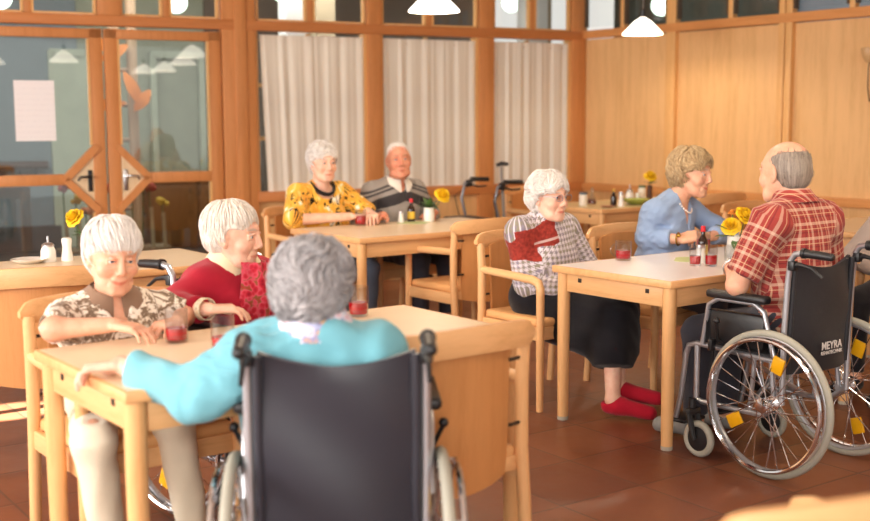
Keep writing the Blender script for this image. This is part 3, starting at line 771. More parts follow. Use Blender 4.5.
jar(KX(582, .40), 'white jar with dark lid at the left end of the corner table', .105, .034)
o = thing('oil_flask', 'clear flask with dark red vinegar on the corner table', 'flask', KX(590.5, .42))
m = MB(); m.lathe([(0, 0), (.034, 0), (.036, .01), (.034, .04), (.012, .09), (.010, .13), (.014, .14), (.012, .14), (.008, .13), (.010, .09), (.032, .04), (.033, .008), (0, .007)], n=24, cap=False); m.build('flask_body', TGLASS, o)
m = MB(); m.lathe([(0, .009), (.032, .010), (.0325, .036), (.029, .044), (0, .044)], n=24, cap=False); m.build('vinegar', plain('dark_vinegar', '#7A2415', .2), o)
bottle(KX(612, .22), 'dark brown bottle with gold cap on the corner table', .135, .024, '#C9A24A', 'gold_cap', BGLASS, None)
shaker(KX(619.5, .14), 'white shaker with grey cap at the front of the corner table', .115, .025, PORC, 'steel')
sugar(KX(628, .40), 'sugar pourer with pointed spout on the corner table', .14, .036)
shaker(KX(636, .30), 'small white cone shaker in the green bowl on the corner table', .085, .024, PORC, 'white')
jar(KX(640, .46), 'white jar with green lid at the back of the corner table', .13, .032, '#EDE8DC', '#5E6E4C')
o = thing('bowl', 'shallow green glass bowl on the corner table', 'bowl', KX(634, .22)); m = MB()
m.lathe([(0, 0), (.05, 0), (.10, .03), (.115, .045), (.108, .044), (.05, .006), (0, .005)], n=28, cap=False); m.build('bowl_body', plain('green_glass', '#A9B65C', .15), o)
o = thing('saucer', 'small red and white saucer in front of the brown bottle', 'saucer', KX(606, .16)); m = MB()
m.lathe([(0, 0), (.03, 0), (.06, .010), (.056, .011), (0, .003)], n=24, cap=False); m.build('saucer_body', plain('saucer_rose', '#C98A74', .3), o)
# table mats
def mat_(F, a, b, label, rot=.5):
    m = MB(); pts = []
    for k in range(24):
        t = 2*PI*k/24; rr = .11*(1+.12*math.cos(4*t)); pts.append((rr*math.cos(t), rr*math.sin(t)))
    m.prism(pts, .0012); o = m.build('table_mat', plain('green_mat', '#B9C08A', .8), smooth=False); o.location = F.p(a, b, .7506); o.rotation_euler = (0, 0, rot)
    return tag(o, label, 'table mat')
mat_(WT, .68, .44, 'small pale green mat under the seasoning bottle on the white table'); mat_(BT, .86, .64, 'small pale green mat in front of the man in grey')

# ------------------------------------------------------------------ flowers
YEL = plain('yellow_petal', '#F2C81E', .55, var=.05); LEAF = plain('rose_leaf', '#4C6B36', .5, var=.15); STEMG = plain('rose_stem', '#5C7A3A', .6)
ORG = plain('orange_bud', '#E2913A', .55)
def rose(parent, base, tip, d, r=.034, mat=None, seed=0, name='rose_bloom'):
    rng = random.Random(seed); base = Vector(base); tip = Vector(tip); d = Vector(d).normalized()
    m = MB(); m.tube([base, base.lerp(tip, .5)+Vector((rng.uniform(-.008, .008), rng.uniform(-.008, .008), .0)), tip], .0028, 6); m.build('stem', STEMG, parent)
    q = d.to_track_quat('Z', 'Y').to_matrix()
    m = MB()
    for layer, (n, rad, ht, open_) in enumerate(((4, .30, .80, .1), (5, .52, .82, .3), (6, .76, .74, .55), (7, 1.0, .55, .9), (8, 1.18, .30, 1.2))):
        for k in range(n):
            a0 = 2*PI*k/n+layer*.6+rng.uniform(-.2, .2); wv = 1.25*PI/n*1.2
            def pf(i, j, a0=a0, rad=rad, ht=ht, open_=open_, wv=wv):
                u = i/6*2-1; v = j/5; a = a0+u*wv*(.35+.65*math.sin(PI*min(1, .15+v*.65)))
                rr = r*rad*(.25+.75*v**.8)*(1+.25*open_*max(0, v-.7)); z = r*(-.6+1.5*ht*v-.7*open_*max(0, v-.6)-.18*u*u*v)
                return q @ Vector((rr*math.cos(a), rr*math.sin(a), z))+tip
            m.grid(pf, 7, 6)
    m.solid(.0009); m.build(name, mat or YEL, parent, ang=70)
def leaf(parent, base, d, L=.06, w=.022, seed=0):
    base = Vector(base); d = Vector(d).normalized(); side = d.cross(Vector((0, 0, 1))).normalized(); upv = side.cross(d)
    m = MB()
    def f(i, j):
        u = i/8; wd = w*math.sin(PI*min(1, u*.95+.03))**.8; s = (j-2)/2
        return base+d*(L*u)+side*(wd*s)+upv*(-.25*L*u*u+.15*wd*abs(s))
    m.grid(f, 9, 5); m.solid(.0008); m.build('leaf', LEAF, parent)
def vase(p, label, h=.10, r=.032, col=None):
    o = thing('flower_vase', label, 'flower vase', p)
    m = MB(); m.lathe([(0, 0), (r*.85, 0), (r*.95, .008), (r, h*.5), (r*.92, h*.85), (r*.98, h), (r*.90, h), (r*.85, h*.85), (r*.9, .02), (0, .015)], n=28, cap=False); m.build('vase', col or PORC, o)
    return o
v = vase(G(WT, .93, .40), 'white vase of yellow roses on the white table', .105, .042)
rose(v, (0, 0, .03), (-.03, -.02, .165), (-.3, -.7, .6), .040, seed=1); rose(v, (0, 0, .03), (.055, .02, .215), (.5, -.6, .5), .038, seed=2)
rose(v, (0, 0, .03), (-.01, .03, .225), (0, -.1, 1), .018, ORG, 3, 'rose_bud'); rose(v, (0, 0, .03), (.115, .03, .20), (.4, 0, 1), .017, plain('amber_bud', '#E8B04A', .5), 4, 'rose_bud')
for k, (b_, d_) in enumerate((((0, -.02, .09), (-.2, -.9, -.35)), ((-.02, 0, .10), (-1, -.2, .3)), ((.02, 0, .11), (1, -.4, .1)), ((.02, -.01, .10), (.8, -.6, .25)), ((-.03, 0, .12), (-.8, -.1, .8)), ((.0, .02, .1), (-.9, .5, .1)))):
    leaf(v, b_, d_, .085, .026, k)
v = vase(G(BT, .99, .64), 'white vase with one yellow rose on the table of the couple', .095, .038)
rose(v, (0, 0, .03), (.10, -.02, .19), (.5, -.5, .7), .046, seed=6)
for k, d_ in enumerate(((-.6, -.5, .8), (.2, -.8, .7), (.7, .3, .9), (-.3, .3, 1.), (.5, -.6, .3), (-.8, -.2, .4), (.9, -.3, .6), (.1, -.3, 1.))): leaf(v, (0, 0, .09), d_, .085, .02, k)
v = vase(KX(647.5, .42), 'dark slim vase with one yellow flower on the corner table', .13, .022, plain('dark_vase', '#4A2A1C', .3))
rose(v, (0, 0, .05), (.005, -.01, .22), (.1, -.5, .8), .045, seed=8)
for k, d_ in enumerate(((-.9, -.2, .5), (.9, -.2, .5), (.5, -.5, .8))): leaf(v, (0, 0, .14), d_, .06, .02, k)
v = vase(G(LT, .85, .62), 'vase with a yellow rose partly hidden behind the white fringe of hair', .09, .034)
rose(v, (0, 0, .03), (-.075, -.03, .215), (-.5, -.6, .6), .042, seed=9)
for k, d_ in enumerate(((-.9, -.2, .5), (-.6, -.6, .9), (.5, -.5, .8), (-.9, .1, .9))): leaf(v, (-.02, 0, .10), d_, .07, .02, k)
# ------------------------------------------------------------------ smooth bodies from distance fields
f32 = np.float32
def axis_pts(lo, hi, h, fine):
    """grid coordinates from lo to hi: step h, finer inside the given intervals (a, b, hf)"""
    out = [lo]; x = lo
    while x < hi:
        st = h
        for a, b, hf in fine:
            if a-h*.5 <= x <= b: st = min(st, hf)
        x += st; out.append(x)
    return np.array(out, f32)
class Cap:       # cone with round ends
    def __init__(s, a, b, ra, rb=None):
        s.a = np.array(a, f32); s.b = np.array(b, f32); s.ra = ra; s.rb = ra if rb is None else rb
        r = max(s.ra, s.rb); s.lo = np.minimum(s.a, s.b)-r; s.hi = np.maximum(s.a, s.b)+r
    def ev(s, X, Y, Z):
        d = s.b-s.a; L = float(d@d)+1e-9
        t = np.clip(((X-s.a[0])*d[0]+(Y-s.a[1])*d[1]+(Z-s.a[2])*d[2])/L, 0, 1)
        return np.sqrt((X-s.a[0]-t*d[0])**2+(Y-s.a[1]-t*d[1])**2+(Z-s.a[2]-t*d[2])**2)-(s.ra+(s.rb-s.ra)*t)
class Cut(Cap):  # cone with flat ends
    def ev(s, X, Y, Z):
        d = s.b-s.a; L = float(np.sqrt(d@d))+1e-9; d = d/L
        q = (X-s.a[0])*d[0]+(Y-s.a[1])*d[1]+(Z-s.a[2])*d[2]; t = np.clip(q/L, 0, 1)
        rr = np.sqrt(np.maximum((X-s.a[0])**2+(Y-s.a[1])**2+(Z-s.a[2])**2-q*q, 0))-(s.ra+(s.rb-s.ra)*t)
        ax = np.abs(q-L/2)-L/2
        return np.minimum(np.maximum(rr, ax), 0)+np.sqrt(np.maximum(rr, 0)**2+np.maximum(ax, 0)**2)
class Ell:       # ellipsoid; R holds its axes in columns
    def __init__(s, c, r, R=None):
        s.c = np.array(c, f32); s.r = np.array(r, f32); s.R = np.eye(3, dtype=f32) if R is None else np.array(R, f32)
        e = np.sqrt(((s.R*s.r)**2).sum(1)); s.lo = s.c-e; s.hi = s.c+e
    def loc(s, X, Y, Z):
        x, y, z = X-s.c[0], Y-s.c[1], Z-s.c[2]; M = s.R
        return x*M[0, 0]+y*M[1, 0]+z*M[2, 0], x*M[0, 1]+y*M[1, 1]+z*M[2, 1], x*M[0, 2]+y*M[1, 2]+z*M[2, 2]
    def ev(s, X, Y, Z):
        u, v, w = s.loc(X, Y, Z); r = s.r
        k0 = np.sqrt((u/r[0])**2+(v/r[1])**2+(w/r[2])**2); k1 = np.sqrt((u/r[0]**2)**2+(v/r[1]**2)**2+(w/r[2]**2)**2)+1e-9
        return k0*(k0-1)/k1
class Box(Ell):  # rounded box
    def __init__(s, c, r, R=None, rad=.01):
        Ell.__init__(s, c, r, R); e = (np.abs(s.R)*s.r).sum(1); s.lo = s.c-e; s.hi = s.c+e; s.rad = rad
    def ev(s, X, Y, Z):
        q = [np.abs(a)-b+s.rad for a, b in zip(s.loc(X, Y, Z), s.r)]
        out = np.sqrt(sum(np.maximum(a, 0)**2 for a in q)); return out+np.minimum(np.maximum(np.maximum(q[0], q[1]), q[2]), 0)-s.rad
class Vol:
    def __init__(s, xs, ys, zs):
        s.ax = (xs, ys, zs); s.F = np.full((len(xs), len(ys), len(zs)), 1.0, f32)
    def sub(s, lo, hi):
        sl = []
        for a, l, h in zip(s.ax, lo, hi): sl.append(slice(max(0, int(np.searchsorted(a, l))-1), int(np.searchsorted(a, h))+1))
        x, y, z = (a[q] for a, q in zip(s.ax, sl)); return tuple(sl), x[:, None, None], y[None, :, None], z[None, None, :]
    def add(s, p, k=.01):
        sl, X, Y, Z = s.sub(p.lo-k-.03, p.hi+k+.03)
        if 0 in [q.stop-q.start for q in sl]: return
        b = p.ev(X, Y, Z); a = s.F[sl]
        if k > 0:
            h = np.clip(.5+.5*(b-a)/k, 0, 1); s.F[sl] = b+(a-b)*h-k*h*(1-h)
            s.F[sl] = np.where(h >= 1, a, s.F[sl])
        else: s.F[sl] = np.minimum(a, b)
    def cut(s, p, k=.006):
        sl, X, Y, Z = s.sub(p.lo-k-.02, p.hi+k+.02)
        if 0 in [q.stop-q.start for q in sl]: return
        b = -p.ev(X, Y, Z); a = s.F[sl]; h = np.clip(.5-.5*(b-a)/k, 0, 1); s.F[sl] = b+(a-b)*h+k*h*(1-h)
    def half(s, pt, n):
        """drop everything on the side n points to"""
        xs, ys, zs = s.ax; n = np.array(n, f32); n = n/np.linalg.norm(n)
        d = (xs[:, None, None]-pt[0])*n[0]+(ys[None, :, None]-pt[1])*n[1]+(zs[None, None, :]-pt[2])*n[2]
        s.F = np.maximum(s.F, d.astype(f32))
    def ripple(s, fn):
        """displace near the surface"""
        m = np.abs(s.F) < .03; i = np.nonzero(m); xs, ys, zs = s.ax
        s.F[i] += fn(xs[i[0]], ys[i[1]], zs[i[2]]).astype(f32)
    def mesh(s):
        F = s.F; xs, ys, zs = s.ax; F[0] = F[-1] = 1; F[:, 0] = F[:, -1] = 1; F[:, :, 0] = F[:, :, -1] = 1
        S = F < 0; nx, ny, nz = F.shape
        cnt = np.zeros((nx-1, ny-1, nz-1), np.uint8)
        for a in (0, 1):
            for b in (0, 1):
                for c in (0, 1): cnt += S[a:nx-1+a, b:ny-1+b, c:nz-1+c]
        I = np.array(np.nonzero((cnt > 0) & (cnt < 8)))
        idx = np.full(cnt.shape, -1, np.int32); idx[tuple(I)] = np.arange(I.shape[1])
        P = np.zeros((I.shape[1], 3)); N = np.zeros(I.shape[1])
        cr = [(a, b, c) for a in (0, 1) for b in (0, 1) for c in (0, 1)]
        pos = {}; val = {}
        for q in cr:
            pos[q] = np.stack([xs[I[0]+q[0]], ys[I[1]+q[1]], zs[I[2]+q[2]]], 1); val[q] = F[I[0]+q[0], I[1]+q[1], I[2]+q[2]]
        for q in cr:
            for ax in range(3):
                if q[ax] == 0:
                    r = list(q); r[ax] = 1; r = tuple(r); va, vb = val[q], val[r]; m = (va < 0) != (vb < 0)
                    t = np.where(m, va/np.where(m, va-vb, 1), 0)[:, None]
                    P += np.where(m[:, None], pos[q]+(pos[r]-pos[q])*t, 0); N += m
        P /= np.maximum(N, 1)[:, None]
        Q = []
        for ax in range(3):
            A = [slice(1, -1)]*3; A[ax] = slice(0, -1); B = [slice(1, -1)]*3; B[ax] = slice(1, None)
            sa, sb = S[tuple(A)], S[tuple(B)]; E = np.array(np.nonzero(sa != sb))
            off = [1, 1, 1]; off[ax] = 0; E0 = E+np.array(off)[:, None]
            u, v = [(1, 2), (2, 0), (0, 1)][ax]
            def cell(du, dv):
                c = E0.copy(); c[u] -= du; c[v] -= dv; return idx[c[0], c[1], c[2]]
            q = np.stack([cell(1, 1), cell(0, 1), cell(0, 0), cell(1, 0)], 1)
            fl = ~sa[tuple(E)]; q[fl] = q[fl][:, ::-1]; Q.append(q)
        return P, np.concatenate(Q)
def np_mesh(name, P, Q, m, parent, attrs=None):
    me = bpy.data.meshes.new(name); nv, nq = len(P), len(Q); k = Q.shape[1]
    me.vertices.add(nv); me.vertices.foreach_set('co', P.astype(f32).ravel())
    me.loops.add(nq*k); me.loops.foreach_set('vertex_index', Q.astype(np.int32).ravel())
    me.polygons.add(nq); me.polygons.foreach_set('loop_start', np.arange(0, nq*k, k, dtype=np.int32)); me.polygons.foreach_set('loop_total', np.full(nq, k, np.int32))
    me.polygons.foreach_set('use_smooth', np.ones(nq, bool)); me.update(calc_edges=True)
    for an, (typ, v) in (attrs or {}).items():
        at = me.attributes.new(an, typ, 'POINT'); at.data.foreach_set('color' if typ == 'FLOAT_COLOR' else 'vector', v.astype(f32).ravel())
    me.materials.append(m); o = bpy.data.objects.new(name, me); COL.objects.link(o); o.parent = parent; return o
def waves(seed, n=7, f0=14, f1=45, aniso=(1, 1, 1)):
    rng = np.random.default_rng(seed); D = rng.normal(size=(n, 3))*np.array(aniso); D /= np.linalg.norm(D, axis=1)[:, None]
    fr = rng.uniform(f0, f1, n); ph = rng.uniform(0, 6.28, n); w = rng.uniform(.5, 1, n); w /= w.sum()
    def fn(x, y, z):
        s = 0
        wx = .03*np.sin(11*y+ph[0]); wz = .03*np.sin(9*x+7*y+ph[1])
        for d, f, p, a in zip(D, fr, ph, w): s = s+a*np.sin(f*((x+wx)*d[0]+y*d[1]+(z+wz)*d[2])+p)
        return s
    return fn
V3 = lambda *a: np.array(a, float)
def nrm(v): v = np.asarray(v, float); return v/(np.linalg.norm(v)+1e-9)
def eul(yaw=0, pitch=0, roll=0):
    """turn: yaw to the left, pitch down, roll to the person's right; columns are right, forward, up"""
    return np.array(Matrix.Rotation(R(yaw), 3, 'Z') @ Matrix.Rotation(R(-pitch), 3, 'X') @ Matrix.Rotation(R(roll), 3, 'Y'))
def ik(a, c, l1, l2, pole):
    a, c, pole = map(lambda v: np.asarray(v, float), (a, c, pole)); d = c-a; D = np.linalg.norm(d)
    if D > (l1+l2)*.985: k = D/((l1+l2)*.985); l1 *= k; l2 *= k
    u = d/D; x = (l1*l1-l2*l2+D*D)/(2*D); h = math.sqrt(max(l1*l1-x*x, 0)); p = nrm(pole-u*(pole@u)); return a+u*x+p*h

# ------------------------------------------------------------------ skin and hair
def skin_mat(name, base, flush):
    t = NT(name); a = t.node('ShaderNodeAttribute', attribute_name='tint')
    v = t.obj(); n = t.noise(v, 26., 4., .6); n2 = t.noise(v, 180., 3., .6)
    c = t.ramp(n, [(.3, lin(base)), (.75, lin(flush))])
    col = t.mix(1.0, c, a.outputs['Color'], 'MULTIPLY')
    MATS[name] = t.done(t.bsdf(color=col, rough=.48, spec=.35, sss=.12, normal=t.bump(t.math('ADD', n2, t.math('MULTIPLY', n, .8)), .16, .004)))
    MATS[name].node_tree.nodes['Principled BSDF'].inputs['Subsurface Radius'].default_value = (.012, .004, .002)
    return MATS[name]
def hair_mat(name, c0, c1, c2):
    t = NT(name); a = t.node('ShaderNodeAttribute', attribute_name='pat')
    v = t.node('ShaderNodeMapping', {'Vector': a.outputs['Vector'], 'Scale': (1, 1, 1)}).outputs[0]
    n = t.noise(v, 1., 3., .6); n2 = t.noise(t.obj(), 320., 2.)
    f = t.math('ADD', t.math('MULTIPLY', n, .75), t.math('MULTIPLY', n2, .25))
    MATS[name] = t.done(t.bsdf(color=t.ramp(f, [(.3, lin(c0)), (.5, lin(c1)), (.7, lin(c2))]), rough=.55, spec=.3, sheen=.1, normal=t.bump(n2, .3, .003)))
    return MATS[name]
def eye_mat(name, iris):
    t = NT(name); s = t.node('ShaderNodeSeparateXYZ', {0: t.obj()})
    d = t.math('SQRT', t.math('ADD', t.math('POWER', s.outputs[0], 2.), t.math('POWER', s.outputs[2], 2.)))
    f = t.math('DIVIDE', d, .012)
    front = t.math('GREATER_THAN', s.outputs[1], 0.)
    c = t.ramp(f, [(0, lin('#0A0808')), (.22, lin(iris)), (.50, lin('#D8CFC8'))], 'CONSTANT')
    col = t.mix(front, lin('#D8CFC8'), c)
    MATS[name] = t.done(t.bsdf(color=col, rough=.12)); return MATS[name]
SKIN = skin_mat('skin_fair', '#E3B294', '#DB9C80'); SKIN_R = skin_mat('skin_ruddy', '#DCA083', '#CF7F66'); SKIN_P = skin_mat('skin_pale', '#EDC3AA', '#E2A890')
EYE_B = eye_mat('eye_blue_grey', '#5C6F7C'); EYE_D = eye_mat('eye_brown', '#4A3220')

HEADP = dict(w=1., jaw=1.)
def head_prims(T, A, sex='f', smile=0., jaw=1.):
    """(primitive, blend) list in the head frame; T maps points, A holds axes"""
    E_ = lambda c, r, q=None: Ell(T(c), np.array(r)*T.s, A if q is None else A@q); C_ = lambda a, b, ra, rb=None: Cap(T(a), T(b), ra*T.s, (ra if rb is None else rb)*T.s)
    L = [(E_((0, -.018, .036), (.072, .093, .082)), 0), (E_((0, .012, .012), (.068, .078, .080)), .03),
         (E_((0, .028, -.040), (.056*jaw, .062, .066)), .03), (E_((0, .040, -.078), (.044*jaw, .046, .034)), .03), (C_((-.012, .076, -.102), (.012, .076, -.102), .017), .02)]
    for s in (-1, 1):
        L += [(C_((s*.050, .0, -.045), (s*.030*jaw, .055, -.095), .020, .018), .02), (E_((s*.034, .062, -.026), (.026, .024, .022)), .02),
              (C_((s*.012, .086, .034), (s*.045, .068, .034), .010, .008), .014), (E_((s*.012, .096, -.034), (.0095, .011, .008)), .006)]
        L += [(E_((s*(.040+.002*smile), .060, -.036+.004*smile), (.022, .022, .020)), .02), (E_((s*.040*jaw, .044, -.086), (.018, .022, .018)), .02)]
    L += [(C_((0, .089, .030), (0, .108, -.018), .0085, .0105), .010), (E_((0, .110, -.027), (.012, .011, .010)), .008), (E_((0, .078, -.064), (.028, .0165, .022)), .016)]
    return L
def ear_prims(T, A):
    L = []
    for s in (-1, 1):
        q = np.array(Matrix.Rotation(s*.35, 3, 'Z') @ Matrix.Rotation(-.2, 3, 'X'))
        L += [(Ell(T((s*.077, -.006, -.004)), np.array((.009, .019, .032))*T.s, A@q), .006), (Cap(T((s*.074, .0, -.034)), T((s*.075, .002, -.028)), .009*T.s), .008)]
    return L
def head_cuts(T, A, mouth=.0):
    L = []
    for s in (-1, 1):
        L += [(Ell(T((s*.031, .094, .008)), np.array((.018, .016, .012))*T.s, A), .012)]
        cr = ((s*.0165, .1005, -.030), (s*.031, .0885, -.052), (s*.037, .079, -.075))
        for a_, b_ in zip(cr, cr[1:]): L += [(Cap(T(a_), T(b_), .0026*T.s), .007)]
        L += [(Cap(T((s*.022, .0930, -.0075)), T((s*.044, .084, -.0085)), .0018*T.s), .005)]
        q = np.array(Matrix.Rotation(s*.3, 3, 'Z') @ Matrix.Rotation(-.2, 3, 'X'))
        L += [(Ell(T((s*.0845, .0, .0)), np.array((.005, .010, .018))*T.s, A@q), .005)]
    for z_ in (.052, .062): L += [(Cap(T((-.030, .0865-.25*(z_-.05), z_)), T((.030, .0865-.25*(z_-.05), z_)), .0012*T.s), .004)]
    return L
def face_extra(T, A, smile, open_=0.):
    L = []
    mz = -.066
    for s in (-1, 1):
        c = (s*(.025+.004*smile), .0835-.001*smile, mz+.004*smile)
        L += [(Cap(T((0, .0955, mz+.0035)), T(c), .0040*T.s, .0022*T.s), .004), (Cap(T((0, .0945, mz-.0060)), T(c), .0050*T.s, .0022*T.s), .004)]
        L += [(Cap(T((s*.018, .0895, .0135)), T((s*.031, .0925, .0165)), .0045*T.s), .005), (Cap(T((s*.031, .0925, .0165)), T((s*.045, .081, .0110)), .0045*T.s), .005),
              (Cap(T((s*.020, .0895, .0005)), T((s*.043, .081, .0005)), .0042*T.s), .006)]
    return L
class HT:
    def __init__(s, c, A, sc): s.c = np.array(c, float); s.A = np.array(A, float); s.s = sc
    def __call__(s, p): return s.c+s.A@(np.array(p, float)*s.s)
    def inv(s, P): return ((P-s.c)@s.A)/s.s

def hand_prims(w, d, n, thumb, sc=1., curl=(.35, .4, .3), spread=.10):
    """w wrist, d towards the fingers, n out of the back of the hand, thumb +1/-1 the side of the thumb (along d x n)"""
    d = nrm(d); n = nrm(np.asarray(n)-d*(np.asarray(n)@d)); t = np.cross(d, n)*thumb; L = []
    w = np.asarray(w, float); Am = np.stack([t, d, n], 1)
    L.append((Box(w+d*.048*sc, np.array((.040, .050, .0145))*sc, Am, .013*sc), .012))
    L.append((Ell(w+d*.035*sc+t*.024*sc-n*.008*sc, np.array((.018, .034, .016))*sc, Am), .012))
    lens = (.074, .084, .079, .060)
    for k in range(4):
        o = (1.5-k)*.0205*sc; ln = lens[k]*sc; r = (.0088, .0090, .0086, .0076)[k]*sc
        p = w+d*(.090-.006*abs(k-1.2))*sc+t*o; ang = 0; dirv = nrm(d+t*(1.5-k)*spread)
        for j, fr_ in enumerate((.46, .30, .24)):
            ang += curl[j]*(1+.12*k); v = dirv*math.cos(ang)-n*math.sin(ang); q = p+v*ln*fr_
            L.append((Cap(p, q, r*(1-.06*j), r*(.95-.10*j)), .0035 if j else .007)); p = q
    p = w+d*.028*sc+t*.030*sc-n*.006*sc; v = nrm(d*.62+t*.75-n*.28); q = p+v*.042*sc; L.append((Cap(p, q, .0125*sc, .0105*sc), .010))
    v2 = nrm(d*.9+t*.30-n*.35); q2 = q+v2*.034*sc; L.append((Cap(q, q2, .0105*sc, .0085*sc), .004))
    return L

# ------------------------------------------------------------------ person
def person(name, label, loc, rz, J, head, skin, top, bottom, hair, shoes=None, eye=None, h=.0055, hf=.0032, S=1., group=None, seed=0, sex='f', belly=1., bust=0., smile=.5, jaw=1., brow='#B8A898', lips=(.80, .46, .44)):
    """J: joints in the person's own frame (x to their right, y forward, z up). head: (yaw, pitch, roll, scale)."""
    root = thing(name, label, 'person', loc, rz, group)
    g = {k: np.array(v, float) for k, v in J.items()}
    pel, nb, hc = g['pelvis'], g['neck'], g['head']
    shR, shL = g['shR'], g['shL']
    u = nrm(nb-pel); rgt = nrm(shR-shL); rgt = nrm(rgt-u*(rgt@u)); fwd = np.cross(u, rgt); A = np.stack([rgt, fwd, u], 1)
    hipR = pel+np.array((.085, .02, 0))*S; hipL = pel+np.array((-.085, .02, 0))*S
    ua, fa = .275*S, .245*S
    el = {s: g['el'+s] if 'el'+s in g else ik(g['sh'+s], g['wr'+s], ua, fa, g.get('pole'+s, V3(.6 if s == 'R' else -.6, -.5, -.6))) for s in 'RL'}
    Ah = eul(*head[:3]); T = HT(hc, Ah, head[3])
    Lsp = np.linalg.norm(nb-pel)
    at = lambda f, r=0, y=0: pel+u*(Lsp*f)+rgt*r*S+fwd*y*S
    def torso(e=0., k=.06):
        w = S
        L = [(Ell(at(.0, 0, .0), np.array((.165*w*belly**.5+e, .125*w+e, .115*w+e)), A), 0),
             (Ell(at(.30, 0, .015*belly), np.array((.150*w*belly+e, .118*w*belly+e, .16*w+e)), A), k),
             (Ell(at(.62, 0, .0), np.array((.152*w+e, .108*w+e, .155*w+e)), A), k),
             (Cap(shL*.86+nb*.14-u*.035*S, shR*.86+nb*.14-u*.035*S, .056*w+e, .056*w+e), k)]
        for sh in (shL, shR): L.append((Cap(nb-u*.015*S-fwd*.02, sh-u*.01*S, .042*w+e, .050*w+e), .05))
        if bust:
            for s_ in (-1, 1): L.append((Ell(at(.48, s_*.065, .075), np.array((.07, .052, .075))*bust*w+e, A), .06))
        return L
    armr = (.047*S, .040*S, .034*S, .026*S)
    def arm(s, e=0., f=1.0, cls=Cap):
        """upper arm and forearm down to fraction f (1 = wrist, .5 = elbow)"""
        a, b, c = g['sh'+s], el[s], g['wr'+s]; L = []
        if f <= .5:
            q = a+(b-a)*(f/.5); return [(cls(a, q, armr[0]+e, armr[1]+e), .03)]
        L.append((Cap(a, b, armr[0]+e, armr[1]+e), .03)); q = b+(c-b)*((f-.5)/.5)
        L.append((cls(b, q, armr[1]+e*.95, armr[1]+(armr[3]-armr[1])*((f-.5)/.5)+e*.8), .025)); return L
    def leg(s, e=0., f=1., cls=Cap):
        a = hipR if s == 'R' else hipL; b, c = g['kn'+s], g['an'+s]; L = [(Cap(a, b, .082*S+e, .058*S+e), .05)]
        q = b+(c-b)*f; L.append((cls(b, q, .056*S+e, .056*S+(.036-.056)*S*f+e), .03)); return L
    # --- grid helper
    def vol(L, pad=.03, step=None, fine=()):
        lo = np.min([p.lo for p, _ in L], 0)-pad; hi = np.max([p.hi for p, _ in L], 0)+pad; st = step or h
        return Vol(*[axis_pts(lo[i], hi[i], st, [(f[0][i], f[1][i], hf) for f in fine]) for i in range(3)])
    # --- body
    L = torso(-.004)
    L.append((Cap(nb-u*.03, hc+Ah@np.array((0, -.018, -.035))*head[3], .058*S*head[3], .050*head[3]), .03))
    for s in 'RL': L += arm(s); L += leg(s)
    fd = {}
    for s in 'RL':
        an = g['an'+s]; to = g.get('toe'+s, an+np.array((0.02*(1 if s == 'R' else -1), .17*S, -an[2]+.035))); fd[s] = to
        L.append((Cap(an+np.array((0, 0, -.01)), an*.75+to*.25+np.array((0, 0, -.025)), .036*S, .036*S), .02)); L.append((Cap(an*.8+to*.2+np.array((0, 0, -.02)), to, .036*S, .026*S), .02))
    hands = []
    for s in 'RL':
        hd = g.get('hd'+s, g['wr'+s]-el[s]); hn = g.get('hn'+s, V3(0, 0, 1)); th = g.get('th'+s, 1 if s == 'L' else -1)
        hands += hand_prims(g['wr'+s], hd, hn, th, S*.98, tuple(g.get('curl'+s, (.30, .35, .30))))
    HP = head_prims(T, Ah, sex, smile, jaw); hl = [p for p, _ in HP]
    fine = [(T.c-.13*head[3], T.c+.13*head[3])]
    for s in 'RL':
        hh = [p for p, _ in hands[:15]] if s == 'R' else [p for p, _ in hands[15:]]
        fine.append((np.min([p.lo for p in hh], 0), np.max([p.hi for p in hh], 0)))
    v = vol(L+hands+HP, fine=fine)
    for p, k in L: v.add(p, k)
    HV = HP+ear_prims(T, Ah)
    for p, k in HV: v.add(p, max(k, .004))
    for p, k in head_cuts(T, Ah): v.cut(p, k)
    for p, k in face_extra(T, Ah, smile): v.add(p, k)
    for s_ in (-1, 1):
        ml = [(0, .1015, -.0680), (s_*.014, .099, -.0675+.001*smile), (s_*(.026+.004*smile), .0885, -.0665+.0045*smile)]
        for a_, b_ in zip(ml, ml[1:]): v.cut(Cap(T(a_), T(b_), .0022), .003)
    for p, k in hands: v.add(p, k)
    P, Q = v.mesh()
    q = T.inv(P); tint = np.ones((len(P), 4)); tint[:, :3] = 1
    def blend(mask, c): tint[:, :3] = tint[:, :3]*(1-mask[:, None])+np.array(c)*mask[:, None]
    lipd = ((q[:, 0]/(.027+.003*smile))**2+((q[:, 2]+.0675-.0045*smile*(np.abs(q[:, 0])/.027)**2)/(.0072))**2); near = (q[:, 1] > .075) & (np.abs(q[:, 0]) < .05)
    blend(np.clip(1.3-lipd, 0, 1)*near, lips)
    for s_ in (-1, 1):
        bd = (((q[:, 0]-s_*.031)/.020)**2+((q[:, 2]-.0335+.10*np.abs(np.abs(q[:, 0])-.028))/.0045)**2); bc = np.array(lin(brow)[:3])/np.array(lin('#E3B294')[:3])
        blend(np.clip(1.4-bd, 0, 1)*(q[:, 1] > .04)*.75, bc)
        blend(np.clip(1.2-(((q[:, 0]-s_*.031)/.017)**2+((q[:, 2]-.008)/.011)**2), 0, 1)*(q[:, 1] > .06)*.45, (.82, .60, .55))
        blend(np.clip(1-(((q[:, 0]-s_*.042)/.022)**2+((q[:, 2]+.030)/.020)**2), 0, 1)*(q[:, 1] > .03)*.35, (1.0, .72, .68))
    body = np_mesh('body', P, Q, skin, root, {'tint': ('FLOAT_COLOR', tint)})
